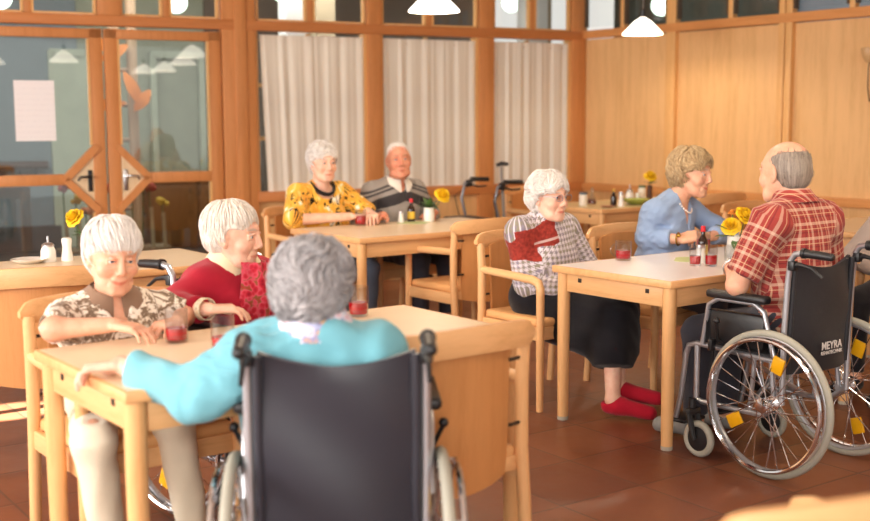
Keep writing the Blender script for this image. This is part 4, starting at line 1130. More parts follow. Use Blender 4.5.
    # --- eyes
    for s_ in (-1, 1):
        m = MB(); m.ball((0, 0, 0), .0122*head[3], 18, 12); o = m.build('eye', eye or EYE_B, root)
        o.matrix_local = Matrix.Translation(Vector(T((s_*.031, .0795, .0075)))) @ Matrix(Ah.tolist()).to_4x4()
    # --- clothes
    def patt(P, groups):
        """pattern coordinates: sleeves unrolled along the arm, trunk seen flat from the front"""
        best = np.full(len(P), 9.); U = np.zeros((len(P), 3))
        for kind, a, b, r in groups:
            a = np.array(a); b = np.array(b); d = b-a; Ld = np.linalg.norm(d); d = d/Ld; qv = P-a; t = np.clip(qv@d, 0, Ld); rad = qv-t[:, None]*d
            dist = np.linalg.norm(rad, axis=1)-r; m = dist < best; best = np.where(m, dist, best)
            if kind == 'trunk':
                uu = np.stack([qv@rgt, (qv@u), qv@fwd], 1)
            else:
                e1_ = nrm(np.cross(d, fwd+.01)); e2_ = np.cross(d, e1_); an_ = np.arctan2(rad@e2_, rad@e1_); uu = np.stack([an_*r, t+kind, rad@e1_], 1)
            U[m] = uu[m]
        return U
    if top:
        e = top.get('e', .012); L = torso(e, .06); f = top.get('sleeve', .95)
        v_fine = []
        sl = []
        for s in 'RL': sl += arm(s, e*top.get('se', 1.2), f, Cut)
        v = vol(L+sl, step=top.get('h', h*.9))
        for p, k in L: v.add(p, k)
        fnw = waves(seed+3, 9, 22, 75, (1, 1, .55)); fn2 = waves(seed+4, 6, 60, 130, (.5, 1, 1.)); amp = top.get('wr', .005)
        for p, k in sl: v.add(p, k)
        v.ripple(lambda x, y, z: amp*(1.3*fnw(x, y, z)+1.1*(np.abs(fn2(x, y, z))-.35)*(.5+.5*np.sin(9*x+8*z+seed))))
        col_ = top.get('collar')
        nz = nb+(hc-nb)*top.get('neckh', .12)
        if top.get('high'): v.add(Cut(nb-u*.03, nb+nrm(hc-nb)*top['high'], .074*S, .062*S), .02)
        nk = Cut(nb-u*.02, hc, .056*S*top.get('neckw', 1.), .056*S*top.get('neckw', 1.)); v.cut(nk, .008)
        if top.get('vneck'):
            dp, wd = top['vneck']; bz = nb-u*dp+fwd*.12*S; v.cut(Cap(nb+fwd*.05+u*.02, bz, wd, .004), .006)
        if top.get('scoop'): v.cut(Ell(nb+fwd*.05-u*.01, (top['scoop'], .09, top['scoop']*.9), A), .008)
        v.half(at(-.02 if not top.get('hem') else top['hem']), -u)
        P, Q = v.mesh()
        grp = [('trunk', pel, nb, .13*S)]
        for s in 'RL': grp += [(0., g['sh'+s]+(el[s]-g['sh'+s])*top.get('ps', .15), el[s], armr[0]+e), (np.linalg.norm(g['sh'+s]-el[s]), el[s], g['wr'+s], armr[2]+e)]
        tp = np_mesh(top['name'], P, Q, top['mat'], root, {'pat': ('FLOAT_VECTOR', patt(P, grp))})
        if col_:
            cm, cname, hh_, spread_ = col_
            m = MB(); n = 40; ud = nrm(hc-nb)*.55+u*.45
            def cf(i, j):
                a = 2*PI*(i/(n-1))*.93+PI/2+.07*PI; j2 = j/4; rr = (.070+(.020+spread_*abs(math.cos(a))*.5)*j2)*S+top.get('e', .012)*.45*j2
                c = nb+ud*(hh_*(1-j2*1.15)+.012)+fwd*(-.006)
                front = max(0, math.sin(a)); pt = c+rgt*(rr*math.cos(a))+fwd*(rr*math.sin(a)*1.02)-ud*(front**4*.055*j2+.02*front)
                return tuple(pt)
            m.grid(cf, n, 5); m.solid(.003); o = m.build(cname, cm, root, ang=70)
            vc = np.array([tuple(x.co) for x in o.data.vertices]); at_ = o.data.attributes.new('pat', 'FLOAT_VECTOR', 'POINT'); at_.data.foreach_set('vector', np.stack([vc[:, 0]+vc[:, 1]*.5, vc[:, 2], vc[:, 1]], 1).astype(f32).ravel())
    if bottom:
        e = bottom.get('e', .014); L = [(p, k) for p, k in torso(e*.9)[:2]]; ll = []
        if bottom['kind'] == 'trousers':
            for s in 'RL': ll += leg(s, e, .93, Cut)
        else:
            kR, kL = g['knR'], g['knL']; f = bottom.get('len', .5)
            for a, b in ((hipR, kR), (hipL, kL)): ll.append((Cap(a, b, .092*S+e, .072*S+e), .07))
            mh = (hipR+hipL)/2; mk = (kR+kL)/2; ll.append((Cap(mh, mk, .10*S, .075*S), .07))
            for s in 'RL':
                q_ = g['kn'+s]+(g['an'+s]-g['kn'+s])*f; ll.append((Cut(g['kn'+s], q_, .068*S+e, .078*S+e), .07))
            for hp_, q_ in ((hipR, g['knR']+(g['anR']-g['knR'])*f), (hipL, g['knL']+(g['anL']-g['knL'])*f)): ll.append((Cap(hp_+fwd*.10*S-np.array((0, 0, .12*S)), q_+np.array((0, 0, .085)), .085*S, .085*S), .07))
            ll.append((Cut(mk, (g['knR']+(g['anR']-g['knR'])*f+g['knL']+(g['anL']-g['knL'])*f)/2, .075*S, .085*S), .07))
        v = vol(L+ll)
        for p, k in L+ll: v.add(p, k)
        fnw = waves(seed+11, 8, 22, 90, (1, 1, .5)); amp = bottom.get('wr', .006); v.ripple(lambda x, y, z: amp*fnw(x, y, z))
        v.half(at(bottom.get('waist', .30)), u)
        P, Q = v.mesh(); np_mesh(bottom['name'], P, Q, bottom['mat'], root, {'pat': ('FLOAT_VECTOR', P)})
    if shoes:
        for s in 'RL':
            an, to = g['an'+s], fd[s]; fl = an+(to-an)*.25; d = nrm(np.array((to[0]-an[0], to[1]-an[1], 0))); zz = to[2]-.035
            L = [(Cap(an*.86+to*.14+np.array((0, 0, -.022)), to+d*.01, .044*S, .036*S), .02), (Cap(an-d*.018+np.array((0, 0, -.035)), an+d*.03+np.array((0, 0, -.035)), .041*S), .03)]
            v = vol(L, step=.005)
            for p, k in L: v.add(p, k)
            if shoes.get('open', True): v.cut(Cap(an-d*.012+np.array((0, 0, .0)), an-d*.004+np.array((0, 0, .12)), .040*S, .05*S), .008)
            v.half(to+np.array((0, 0, -.030)), (0, 0, -1.))
            P, Q = v.mesh(); np_mesh(shoes['name'], P, Q, shoes['mat'], root, {'pat': ('FLOAT_VECTOR', P)})
    if hair: make_hair(root, T, Ah, head[3], seed=seed, **hair)
    return root, dict(T=T, A=A, at=at, el=el, g=g, Ah=Ah, u=u, rgt=rgt, fwd=fwd, nb=nb)

def make_hair(root, T, Ah, sc, mat, style='short', vol_=(.0, .0, .0), face=(0, .135, -.035, .080, .080, .085), low=-.06, back=-.09, curl=.0, amp=.004, locks=500, lw=.0045, seed=0, part=.0, bald=None, lift=.006, fringe=0., ll=.055, side_=.072):
    vx, vy, vz = vol_
    c0 = np.array((0, -.016, .034)); r0 = np.array((.082+vx, .103+vy, .092+vz))
    L = [(Ell(T(c0), r0*sc, Ah), 0), (Ell(T((0, -.045, -.010)), np.array((.074+vx*.4, .070+vy*.8, .075+vz*.4))*sc, Ah), .03)]
    v = Vol(*[axis_pts(a-.03, b+.03, .0042, []) for a, b in zip(np.min([p.lo for p, _ in L], 0), np.max([p.hi for p, _ in L], 0))])
    for p, k in L: v.add(p, k)
    v.cut(Ell(T(face[:3]), np.array(face[3:])*sc, Ah), .012)
    v.cut(Box(T((0, .105, -.075)), np.array((.12, side_, .105))*sc, Ah, .02), .01)
    for s in (-1, 1): v.cut(Ell(T((s*.085, .022 if fringe < 2 else .03, -.03)), np.array((.03+vx, .030, .045))*sc, Ah), .012)
    up_ = Ah[:, 2]; v.half(T((0, -.09, back)), -(up_*.9+Ah[:, 1]*.42)); v.half(T((0, 0, low-.03)), -up_)
    if bald is not None: v.cut(Ell(T(bald[:3]), np.array(bald[3:])*sc, Ah), .025)
    fn = waves(seed+5, 8, 60, 170) if curl else waves(seed+5, 8, 40, 110, (1, .6, .3))
    v.ripple(lambda x, y, z: amp*fn(x, y, z))
    P, Q = v.mesh()
    rng = np.random.default_rng(seed+9); hp = T.inv(P)
    crown = np.array((part*.03, -.035, .12))
    vv = [P]; qq = [Q]; base = len(P); cen = c0
    # pattern coordinates that run along the strands
    def flow(p):
        """direction of growth on the head, head frame"""
        n = (p-cen)/r0**2; n /= np.linalg.norm(n); d = p-crown; d = d+np.array((part*.02, .0, -.02))
        if fringe and p[1] > -.01: d = d+np.array((-part*.05, fringe*.06, -.03*fringe))
        d = d-n*(d@n); d /= np.linalg.norm(d)+1e-9
        if curl:
            ph = math.sin(45*p[0]+3)+math.sin(52*p[1]+seed)+math.sin(48*p[2]); tn = np.cross(n, d); d = d*math.cos(ph*curl)+tn*math.sin(ph*curl)
        return d, n
    dirs = hp-crown; pat = np.stack([np.arctan2(dirs[:, 0], dirs[:, 1])*9, np.linalg.norm(dirs, axis=1)*9, hp[:, 2]*4], 1) if not curl else hp*55
    pts_ok = P[rng.integers(0, len(P), int(locks*2.0))]; pats = [pat]; tubes = 4; nseg = 6
    outer = (T.inv(pts_ok)-cen)
    for k in range(len(pts_ok)):
        p = T.inv(pts_ok[k]); pp = p.copy(); ring = []; w = lw*.62*rng.uniform(.6, 1.2); Lk = ll*rng.uniform(.6, 1.3); ph0 = rng.uniform(0, 6.28); lf = rng.uniform(.3, 1.)*lift
        pc = rng.uniform(-4, 4, 3)
        d, n = flow(pp)
        if bald is not None and rng.random() < .5: pp = pp-d*rng.exponential(.014); pp = cen+(pp-cen)*(np.linalg.norm(p-cen)/np.linalg.norm(pp-cen))*.985
        if (np.abs((pp-cen)/r0)**2).sum() < .80: continue
        pl = []
        for j in range(nseg):
            d, n = flow(pp); u_ = j/(nseg-1); off = n*(lf*math.sin(PI*min(1, u_*.9+.05)))
            if curl: tn = np.cross(n, d); off = off+n*.003*math.cos(ph0+u_*5)+tn*.004*math.sin(ph0+u_*5)
            pl.append((pp+off, d, n, w*(.35+.65*math.sin(PI*(.12+.80*u_))))); pp = pp+d*(Lk/(nseg-1))
            q = (pp-cen)/r0; ql = math.sqrt((q*q).sum())
            if pp[2] > .0: pp = cen+(pp-cen)/ql*max(.98, min(1.02, ql))
        tp_ = pl[-1][0]; fe = (((tp_-np.array(face[:3]))/np.array(face[3:]))**2).sum()
        if fe < .93 or (tp_[1] > .108-side_ and tp_[2] < .026): continue
        if bald is not None and (((pl[1][0]-np.array(bald[:3]))/np.array(bald[3:]))**2).sum() < 1-rng.exponential(.13): continue
        if pl[-1][0][2] < low-.035: continue
        for (c, d, n, wj) in pl:
            tn = np.cross(n, d)
            for a in range(tubes):
                an = 2*PI*a/tubes; ring.append(c+tn*wj*math.cos(an)+n*wj*.55*math.sin(an))
        ring = np.array(ring); W = (ring*T.s)@T.A.T+T.c; vv.append(W)
        pats.append(np.stack([np.full(len(W), pc[0]*3), np.full(len(W), pc[1]*3), np.repeat(np.arange(nseg)*.15, tubes)+pc[2]], 1))
        f = [(base+j*tubes+a, base+j*tubes+(a+1) % tubes, base+(j+1)*tubes+(a+1) % tubes, base+(j+1)*tubes+a) for j in range(nseg-1) for a in range(tubes)]
        f += [(base+3, base+2, base+1, base), tuple(base+(nseg-1)*tubes+a for a in range(4))]
        qq.append(np.array(f)); base += len(W)
    return np_mesh('hair', np.concatenate(vv), np.concatenate(qq), mat, root, {'pat': ('FLOAT_VECTOR', np.concatenate(pats))})
# ------------------------------------------------------------------ cloth materials
def cloth(name, col, var=.05, bump=.25, rough=.85, sheen=.15):
    t = NT(name); c = lin(col); v = t.obj(); n = t.noise(v, 9., 3.); n2 = t.noise(v, 420., 2.); n3 = t.noise(v, 35., 3.)
    d = tuple(x*(1-var) for x in c[:3])+(1,); l = tuple(min(1, x*(1+var)) for x in c[:3])+(1,)
    MATS[name] = t.done(t.bsdf(color=t.ramp(n, [(.3, d), (.7, l)]), rough=rough, sheen=sheen, spec=.2, normal=t.bump(t.math('ADD', t.math('MULTIPLY', n2, .5), n3), bump, .004))); return MATS[name]
def patn(t): return t.node('ShaderNodeAttribute', attribute_name='pat').outputs['Vector']
def fin(t, name, col, bump=.2, rough=.85):
    n3 = t.noise(t.obj(), 60., 3.)
    MATS[name] = t.done(t.bsdf(color=col, rough=rough, spec=.2, sheen=.1, normal=t.bump(n3, bump, .004))); return MATS[name]
def frac(t, x): return t.math('SUBTRACT', x, t.math('FLOOR', x))
def band(t, x, c, w): return t.math('LESS_THAN', t.math('ABSOLUTE', t.math('SUBTRACT', x, c)), w)
def plaid_mat():
    t = NT('plaid_shirt_cloth'); s = t.node('ShaderNodeSeparateXYZ', {0: patn(t)}); P = .060
    def ax(o):
        f = frac(t, t.math('DIVIDE', o, P)); return band(t, f, .20, .10), band(t, f, .62, .05), band(t, f, .84, .030)
    u = ax(s.outputs[0]); v = ax(s.outputs[1])
    col = lin('#9A3C36')
    col = t.mix(t.math('MULTIPLY', u[1], .55), col, lin('#6E1F26')); col = t.mix(t.math('MULTIPLY', v[1], .55), col, lin('#6E1F26'))
    col = t.mix(t.math('MULTIPLY', u[0], .36), col, lin('#E6CBB0')); col = t.mix(t.math('MULTIPLY', v[0], .40), col, lin('#E8CFB4'))
    col = t.mix(t.math('MULTIPLY', u[2], .45), col, lin('#E9CBA0')); col = t.mix(t.math('MULTIPLY', v[2], .45), col, lin('#E9CBA0'))
    return fin(t, 'plaid_shirt_cloth', col)
def hound_mat():
    t = NT('houndstooth_blouse_cloth'); s = t.node('ShaderNodeSeparateXYZ', {0: patn(t)}); P = .026
    u = t.math('DIVIDE', s.outputs[0], P); v = t.math('DIVIDE', s.outputs[1], P); fu = frac(t, u); fv = frac(t, v)
    a = t.math('LESS_THAN', fu, .5); b = t.math('LESS_THAN', fv, .5)
    tw = t.math('LESS_THAN', frac(t, t.math('MULTIPLY', t.math('ADD', fu, fv), 2.)), .5)
    both = t.math('MULTIPLY', a, b); one = t.math('SUBTRACT', t.math('ADD', a, b), t.math('MULTIPLY', both, 2.))
    dark = t.math('ADD', both, t.math('MULTIPLY', one, tw))
    n = t.noise(t.obj(), 30., 2.)
    dc = t.ramp(n, [(.35, lin('#8A8092')), (.6, lin('#8C8470'))]); lc = t.ramp(n, [(.35, lin('#DAD2D8')), (.65, lin('#CFC6CE'))])
    col = t.mix(dark, lc, dc)
    o = t.node('ShaderNodeSeparateXYZ', {0: t.obj()}); X, s_y, Z = o.outputs
    wob = t.math('MULTIPLY', t.math('SUBTRACT', t.noise(t.obj(), 14., 2.), .5), .04)
    XX = t.math('ADD', X, wob); ZZ = t.math('ADD', Z, wob)
    chest = t.math('MULTIPLY', t.math('GREATER_THAN', XX, .045), t.math('GREATER_THAN', t.math('ADD', ZZ, t.math('MULTIPLY', X, .25)), .835))
    arm_ = t.math('MULTIPLY', t.math('GREATER_THAN', XX, .16), t.math('MULTIPLY', t.math('GREATER_THAN', ZZ, .735), t.math('LESS_THAN', XX, .26)))
    front = t.math('GREATER_THAN', s_y, -.02)
    m3 = t.math('LESS_THAN', t.math('ADD', ZZ, t.math('MULTIPLY', X, .30)), .955); m4 = t.math('LESS_THAN', XX, .262)
    mk = t.math('MULTIPLY', t.math('MULTIPLY', t.math('MAXIMUM', chest, arm_), front), t.math('MULTIPLY', m3, m4))
    rn = t.noise(t.obj(), 60., 3.); red = t.ramp(rn, [(.35, lin('#7E2822')), (.65, lin('#A23A2E'))])
    stripe = t.math('MULTIPLY', band(t, t.math('ADD', Z, t.math('MULTIPLY', X, .25)), .862, .006), t.math('LESS_THAN', XX, .17))
    col = t.mix(mk, col, red); col = t.mix(t.math('MULTIPLY', mk, t.math('MULTIPLY', stripe, .7)), col, lin('#D8C4BE'))
    return fin(t, 'houndstooth_blouse_cloth', col)
def blotch_mat():
    t = NT('brown_cream_blouse_cloth'); v = t.node('ShaderNodeMapping', {'Vector': patn(t), 'Scale': (16, 26, 6)}).outputs[0]
    n = t.noise(v, 1.15, 4., .65, .8); n2 = t.noise(t.node('ShaderNodeMapping', {'Vector': patn(t), 'Scale': (55, 55, 10)}).outputs[0], 1., 3., .6)
    f = t.math('ADD', t.math('MULTIPLY', n, .72), t.math('MULTIPLY', n2, .28))
    return fin(t, 'brown_cream_blouse_cloth', t.ramp(f, [(.40, lin('#F0E8DC')), (.485, lin('#E8DBCA')), (.505, lin('#A08A72')), (.55, lin('#6E5B4C')), (.60, lin('#8A7460')), (.63, lin('#DDD0BE'))]))
def tiger_mat():
    t = NT('yellow_print_blouse_cloth'); v = t.node('ShaderNodeMapping', {'Vector': patn(t), 'Scale': (14, 11, 3)}).outputs[0]
    n = t.noise(v, 1.1, 3., .55, .4); base = t.ramp(n, [(.36, lin('#F6ECD8')), (.43, lin('#F3C04E')), (.58, lin('#E69E34')), (.70, lin('#F6D27C'))])
    v2 = t.node('ShaderNodeMapping', {'Vector': patn(t), 'Scale': (30, 15, 5), 'Rotation': (0, 0, .7)}).outputs[0]
    k = t.math('GREATER_THAN', t.noise(v2, 1., 2., .5, 1.2), .60)
    return fin(t, 'yellow_print_blouse_cloth', t.mix(k, base, lin('#1E1712')))
def jumper_mat():
    t = NT('grey_jumper_cloth'); s = t.node('ShaderNodeSeparateXYZ', {0: t.obj()}); Z = s.outputs[2]; X = t.math('ABSOLUTE', s.outputs[0])
    zz = t.math('ADD', Z, t.math('MULTIPLY', X, .30))
    col = t.mix(band(t, zz, .915, .038), lin('#9A938D'), lin('#3A3638')); col = t.mix(band(t, zz, .990, .008), col, lin('#4A4648')); col = t.mix(band(t, zz, 1.016, .008), col, lin('#4A4648'))
    return fin(t, 'grey_jumper_cloth', col, .3)
def floral_mat(name, base, spots):
    t = NT(name); v = t.obj((1, 1, 1)); vo = t.node('ShaderNodeTexVoronoi', {'Vector': v, 'Scale': 42.}); n = t.noise(v, 30., 3.)
    c = t.ramp(t.math('ADD', t.math('MULTIPLY', n, .6), t.math('MULTIPLY', vo.outputs['Distance'], .5)), [(p, lin(k)) for p, k in spots])
    return fin(t, name, t.mix(.15, c, lin(base)))
PLAID = plaid_mat(); HOUND = hound_mat(); BLOTCH = blotch_mat(); TIGER = tiger_mat(); JUMPER = jumper_mat()
REDW = cloth('red_wool', '#A81A30', .08); TURQ = cloth('turquoise_wool', '#76B5C3', .06, .5); BLUE = cloth('blue_wool', '#8FA6CB', .05, .3)
BEIGE = cloth('beige_trouser_cloth', '#DFD1B9', .05, .25); BLACK = cloth('black_skirt_cloth', '#17151A', .15); DARKT = cloth('charcoal_trouser_cloth', '#3A3A42', .1); JEANS = cloth('blue_grey_trouser_cloth', '#5A6474', .08)
TAUPE = cloth('taupe_jacket_cloth', '#9A8A82', .06); BROWNC = cloth('brown_collar_cloth', '#8A6E5A', .05); CREAMC = cloth('cream_collar_cloth', '#E6D5B4', .05); SLIP = cloth('red_felt', '#B0142C', .08, .4)
WHITEC = cloth('white_shirt_cloth', '#E9E2D8', .03); BLKC = cloth('black_ribbed_cloth', '#1C1718', .1)
SCARF = floral_mat('red_floral_scarf', '#B02838', [(.30, '#8E1226'), (.48, '#C02436'), (.60, '#D8576A'), (.68, '#7A5A2C'), (.80, '#B81E30')])
FLOR = floral_mat('floral_collar', '#E8E0E6', [(.30, '#E8E0E6'), (.45, '#D9A0B0'), (.55, '#E8E4EA'), (.68, '#6A7FC0'), (.80, '#E0A24A')])
H_WHITE = hair_mat('hair_white', '#CFC4BC', '#E9E2DC', '#F4F0EC'); H_CREAM = hair_mat('hair_cream_white', '#CDBCAA', '#E8DDD2', '#F3ECE6')
H_SILVER = hair_mat('hair_silver_grey', '#6E6A6C', '#A6A2A4', '#CCC8C8'); H_BLOND = hair_mat('hair_ash_blond', '#8A6C46', '#BA9C74', '#D2BC98'); H_GREY = hair_mat('hair_thin_grey', '#6A5C52', '#8E8074', '#A99B8E')

# ------------------------------------------------------------------ people
class PF:
    """a person's own frame on the floor"""
    def __init__(s, x, y, fx, fy): s.o = Vector((x, y, 0)); s.rz = math.atan2(-fx, fy); s.M = Matrix.Rotation(-s.rz, 3, 'Z')
    def l(s, p): q = s.M @ (Vector(p)-s.o); return np.array(q)
    def d(s, v): return np.array(s.M @ Vector(v))
def joints(f, pelz, shz, shw, neck, head, lean=(0, 0), S=1., **k):
    J = dict(pelvis=(0, 0, pelz), neck=neck, head=head, shR=(shw+lean[0], lean[1], shz), shL=(-shw+lean[0], lean[1], shz))
    for s, x in (('R', .11*S), ('L', -.11*S)):
        J['kn'+s] = (x, .43*S, .49*S); J['an'+s] = (x*.95, .44*S, .095)
    J.update(k); return J

f = PF(*FT.p(.335, .925).xy, E2.x*-1, E2.y*-1)
T_ = lambda F, a, b, z: f.l(F.p(a, b, z))
J = joints(f, .53, .808, .160, (.02, .045, .856), (.030, .105, 1.006), (0, .02), .9,
    elR=T_(FT, .085, .77, .795), wrR=T_(FT, .245, .675, .805), elL=T_(FT, .565, .86, .775), wrL=T_(FT, .47, .70, .785),
    hdR=f.d(E1*.60-E2*.75+Vector((0, 0, -.12))), hnR=(0, 0, 1), hdL=f.d(-E1*.8-E2*.35), hnL=(0, 0, 1), curlR=(.25, .35, .3), curlL=(.4, .5, .4),
    knR=T_(FT, .10, .50, .50), knL=T_(FT, .385, .575, .50), anR=T_(FT, .15, .53, .095), anL=T_(FT, .45, .58, .095))
person('person', 'white haired woman in a brown and cream patterned blouse and beige trousers, smiling', tuple(f.o), f.rz, J, (-4, 12, -4, .965), SKIN,
    dict(name='blouse', mat=BLOTCH, sleeve=.44, e=.013, se=1.5, wr=.006, vneck=(.12, .050), collar=(BROWNC, 'collar', .040, .06)), dict(kind='trousers', name='trousers', mat=BEIGE, wr=.007),
    dict(mat=H_WHITE, vol_=(.008, .004, .010), face=(0, .150, -.055, .074, .082, .088), low=-.085, back=-.10, fringe=2.2, part=.6, locks=900, ll=.085, lw=.0042, lift=.009, amp=.003),
    dict(name='shoe', mat=BROWNC, open=True), S=.90, seed=1, belly=1.12, bust=1.0, smile=1.6, brow='#CDBFB2')

f = PF(-.765, 4.27, .78, -.62)
J = joints(f, .53, .855, .132, (-.005, .02, .912), (.020, .045, 1.022), (0, .0), .9,
    elR=f.l((-.93, 4.03, .785)), wrR=T_(FT, .625, .785, .80), elL=f.l((-.46, 4.34, .72)), wrL=T_(FT, .86, .90, .66), hdR=f.d(E1*.9-E2*.35), hdL=f.d(-E1*.5-E2*.6))
r_, c_ = person('person', 'white haired woman in a red cardigan and floral scarf, seen in profile', tuple(f.o), f.rz, J, (26, 6, 0, .98), SKIN_P,
    dict(name='cardigan', mat=REDW, sleeve=.86, e=.020, wr=.008, collar=(CREAMC, 'shirt_collar', .060, .06)), dict(kind='trousers', name='trousers', mat=DARKT),
    dict(mat=H_CREAM, vol_=(.006, .004, .006), face=(0, .136, -.024, .076, .088, .108), low=-.045, back=-.085, part=-.5, fringe=.0, side_=.100, locks=900, ll=.08, lw=.0042, lift=.008, amp=.003),
    dict(name='shoe', mat=BLACK), S=.92, seed=2, belly=1.18, bust=1.15, smile=.0, lips=(.8, .5, .47))
def cuff(c_, s, m, a=.84, b=.97, r=.040, name='shirt_cuff'):
    e, w = Vector(c_['el'][s]), Vector(c_['g']['wr'+s]); mb = MB(); mb.tube([e.lerp(w, a), e.lerp(w, (a+b)/2), e.lerp(w, b)], [r, r, r*.97], 20, caps=False); mb.solid(.003); return mb
cm = hound_cuff = floral_mat('checked_cuff', '#E6D5B4', [(.3, '#E8DCC4'), (.5, '#C9B48E'), (.6, '#E8DCC4'), (.8, '#8E7A5C')])
for s in 'RL': cuff(c_, s, cm).build('shirt_cuff', cm, r_)
# scarf hanging down the chest
at, rg, fwv, u = c_['at'], c_['rgt'], c_['fwd'], c_['u']
m = MB()
def scarf(i, j):
    x = (i/12-.5); v = j/20; w = .13+.16*v; yy = .155+.035*math.sin(PI*min(1, v*1.1))+.010*math.sin(x*16+v*3)-.22*x*x
    p = at(1.06-.90*v, 0, 0)+rg*(x*w*.9+.0)+fwv*yy*.92; return tuple(p)
m.grid(scarf, 13, 21); m.solid(.004); m.build('scarf', SCARF, r_, ang=80)
m = MB(); p = at(.80, -.05, .185)
for k in range(9): a = k*2.4; m.ball(tuple(p+rg*(.016*math.cos(a)*(k/6))+u*(.020*math.sin(a)*(k/6))+fwv*.004), (.014, .010, .014), 8, 6)
m.build('scarf_flower', YEL, r_)

f = PF(-.255, 2.93, -.07, 1)
J = joints(f, .54, .845, .158, (-.055, .035, .898), (-.058, .035, 1.003), (-.060, .01), .95, pelvis=(-.04, .075, .54),
    elL=f.l((-.615, 2.90, .74)), wrL=f.l((-.845, 3.05, .790)), hdL=f.d((-1, .10, -.12)), hnL=f.d((0, .15, 1)), curlL=(.35, .55, .4),
    elR=f.l((-.12, 3.12, .70)), wrR=f.l((-.22, 3.36, .79)), hdR=f.d((-.5, .8, 0)))
r_, c_ = person('person', 'grey haired woman in a turquoise pullover seen from behind in the nearest wheelchair', tuple(f.o), f.rz, J, (-20, 8, 2, 1.03), SKIN_P,
    dict(name='pullover', mat=TURQ, sleeve=.90, e=.020, se=1.45, wr=.015), dict(kind='trousers', name='trousers', mat=DARKT),
    dict(mat=H_SILVER, vol_=(.014, .014, .010), face=(0, .136, -.034, .076, .085, .100), low=-.050, back=-.055, curl=.55, locks=1300, ll=.05, lw=.0050, lift=.010, amp=.005),
    dict(name='shoe', mat=BLACK), S=.98, seed=3, belly=1.32, bust=.8)
nb, hcv = Vector(c_['nb']), Vector(c_['g']['head']); m = MB()
m.tube([nb-Vector(c_['u'])*.01, nb.lerp(hcv, .25), nb.lerp(hcv, .50)], [.108, .098, .082], 24, caps=False); m.solid(.006); m.build('blouse_collar', FLOR, r_)

f = PF(*WT.p(.318, -.37).xy, -E2.x*-1, -E2.y*-1)
f = PF(*WT.p(.372, -.375).xy, E2.x, E2.y)
J = joints(f, .57, 1.030, .175, (.0, .05, 1.085), (.005, .095, 1.216), (0, .02), 1.02,
    elL=f.l((1.235, 4.68, .762)), wrL=f.l((1.285, 4.965, .800)), hdL=f.d((.30, .9, -.05)), elR=f.l((1.72, 5.02, .76)), wrR=f.l((1.60, 5.30, .80)), hdR=f.d((-.5, .8, 0)))
r_, c_ = person('person', 'balding man in a red plaid shirt seen from behind in a wheelchair', tuple(f.o), f.rz, J, (-2, 4, 0, 1.06), SKIN,
    dict(name='shirt', mat=PLAID, sleeve=.42, e=.018, se=1.7, wr=.009, collar=(PLAID, 'collar', .050, .02)), dict(kind='trousers', name='trousers', mat=DARKT),
    dict(mat=H_GREY, vol_=(-.006, -.006, -.006), face=(0, .120, -.02, .09, .10, .12), low=-.055, back=-.075, amp=.0010, locks=1100, ll=.024, lw=.0016, lift=.0006, bald=(0, .02, .120, .072, .120, .080)),
    dict(name='shoe', mat=plain('grey_shoe', '#8A8A86', .6)), S=1.03, seed=4, belly=1.12, sex='m', smile=.4, jaw=1.08, brow='#8A7868', lips=(.8, .55, .5))
e_, w_ = Vector(c_['el']['L']), Vector(c_['g']['wrL']); q = e_.lerp(w_, .93); dv = (w_-e_).normalized()
m = MB(); xx = dv.orthogonal().normalized(); yy = dv.cross(xx)
m.tube([q+xx*(.036*math.cos(a))+yy*(.036*math.sin(a)) for a in [2*PI*k/24 for k in range(24)]], .0035, 6, closed=True); m.build('bracelet', STEEL, r_)

f = PF(*WT.p(.300, 1.12).xy, .64, -.77)
J = joints(f, .53, .880, .162, (.03, .05, .932), (.055, .085, 1.046), (.03, .02), .92, pelvis=(.015, 0, .53),
    elR=f.l((.47, 5.80, .60)), wrR=f.l((.66, 5.715, .605)), hdR=f.d((.9, -.05, -.1)), hnR=f.d((0, -.3, 1)), elL=f.l((.80, 6.05, .66)), wrL=f.l((.84, 5.83, .61)), hdL=f.d((-.3, -.6, -.1)),
    knR=f.l((.87, 5.60, .475)), knL=f.l((.93, 5.74, .50)), anR=f.l((.855, 5.45, .100)), anL=f.l((.89, 5.53, .150)), toeR=f.l((1.015, 5.40, .040)), toeL=f.l((1.06, 5.47, .095)))
r_, c_ = person('person', 'white haired woman with glasses in a houndstooth blouse, black skirt and red slippers', tuple(f.o), f.rz, J, (2, 2, 0, .98), SKIN_P,
    dict(name='blouse', mat=HOUND, sleeve=.93, e=.017, se=1.5, wr=.006, high=.062, neckw=.98, hem=-.12), dict(kind='skirt', name='skirt', mat=BLACK, len=.60, wr=.006, e=.014),
    dict(mat=H_WHITE, vol_=(.016, .012, .014), face=(0, .136, -.028, .074, .085, .104), low=-.050, back=-.085, curl=.7, locks=1100, ll=.045, lw=.0048, lift=.010, amp=.006),
    dict(name='slipper', mat=SLIP), S=.97, seed=5, belly=1.10, bust=.9, smile=.1, lips=(.72, .36, .36))
Tm, Ah = c_['T'], c_['Ah']; gl = MB(); S3 = lambda p: Vector(Tm(p))
for s in (-1, 1):
    gl.tube([S3((s*.033+.024*math.copysign(abs(math.cos(a))**.7, math.cos(a)), .1105-.004*abs(math.cos(a)), .006+.017*math.copysign(abs(math.sin(a))**.7, math.sin(a)))) for a in [2*PI*k/28 for k in range(28)]], .0016, 6, closed=True)
    gl.tube([S3((s*.058, .106, .012)), S3((s*.072, .09, .012)), S3((s*.082, .0, .012)), S3((s*.080, -.02, -.005))], .0016, 6)
gl.tube([S3((-.010, .110, .010)), S3((0, .115, .013)), S3((.010, .110, .010))], .0014, 6)
go = gl.build('glasses', plain('silver_spectacle_frame', '#A8A6AC', .3, .8), r_)
ln = MB()
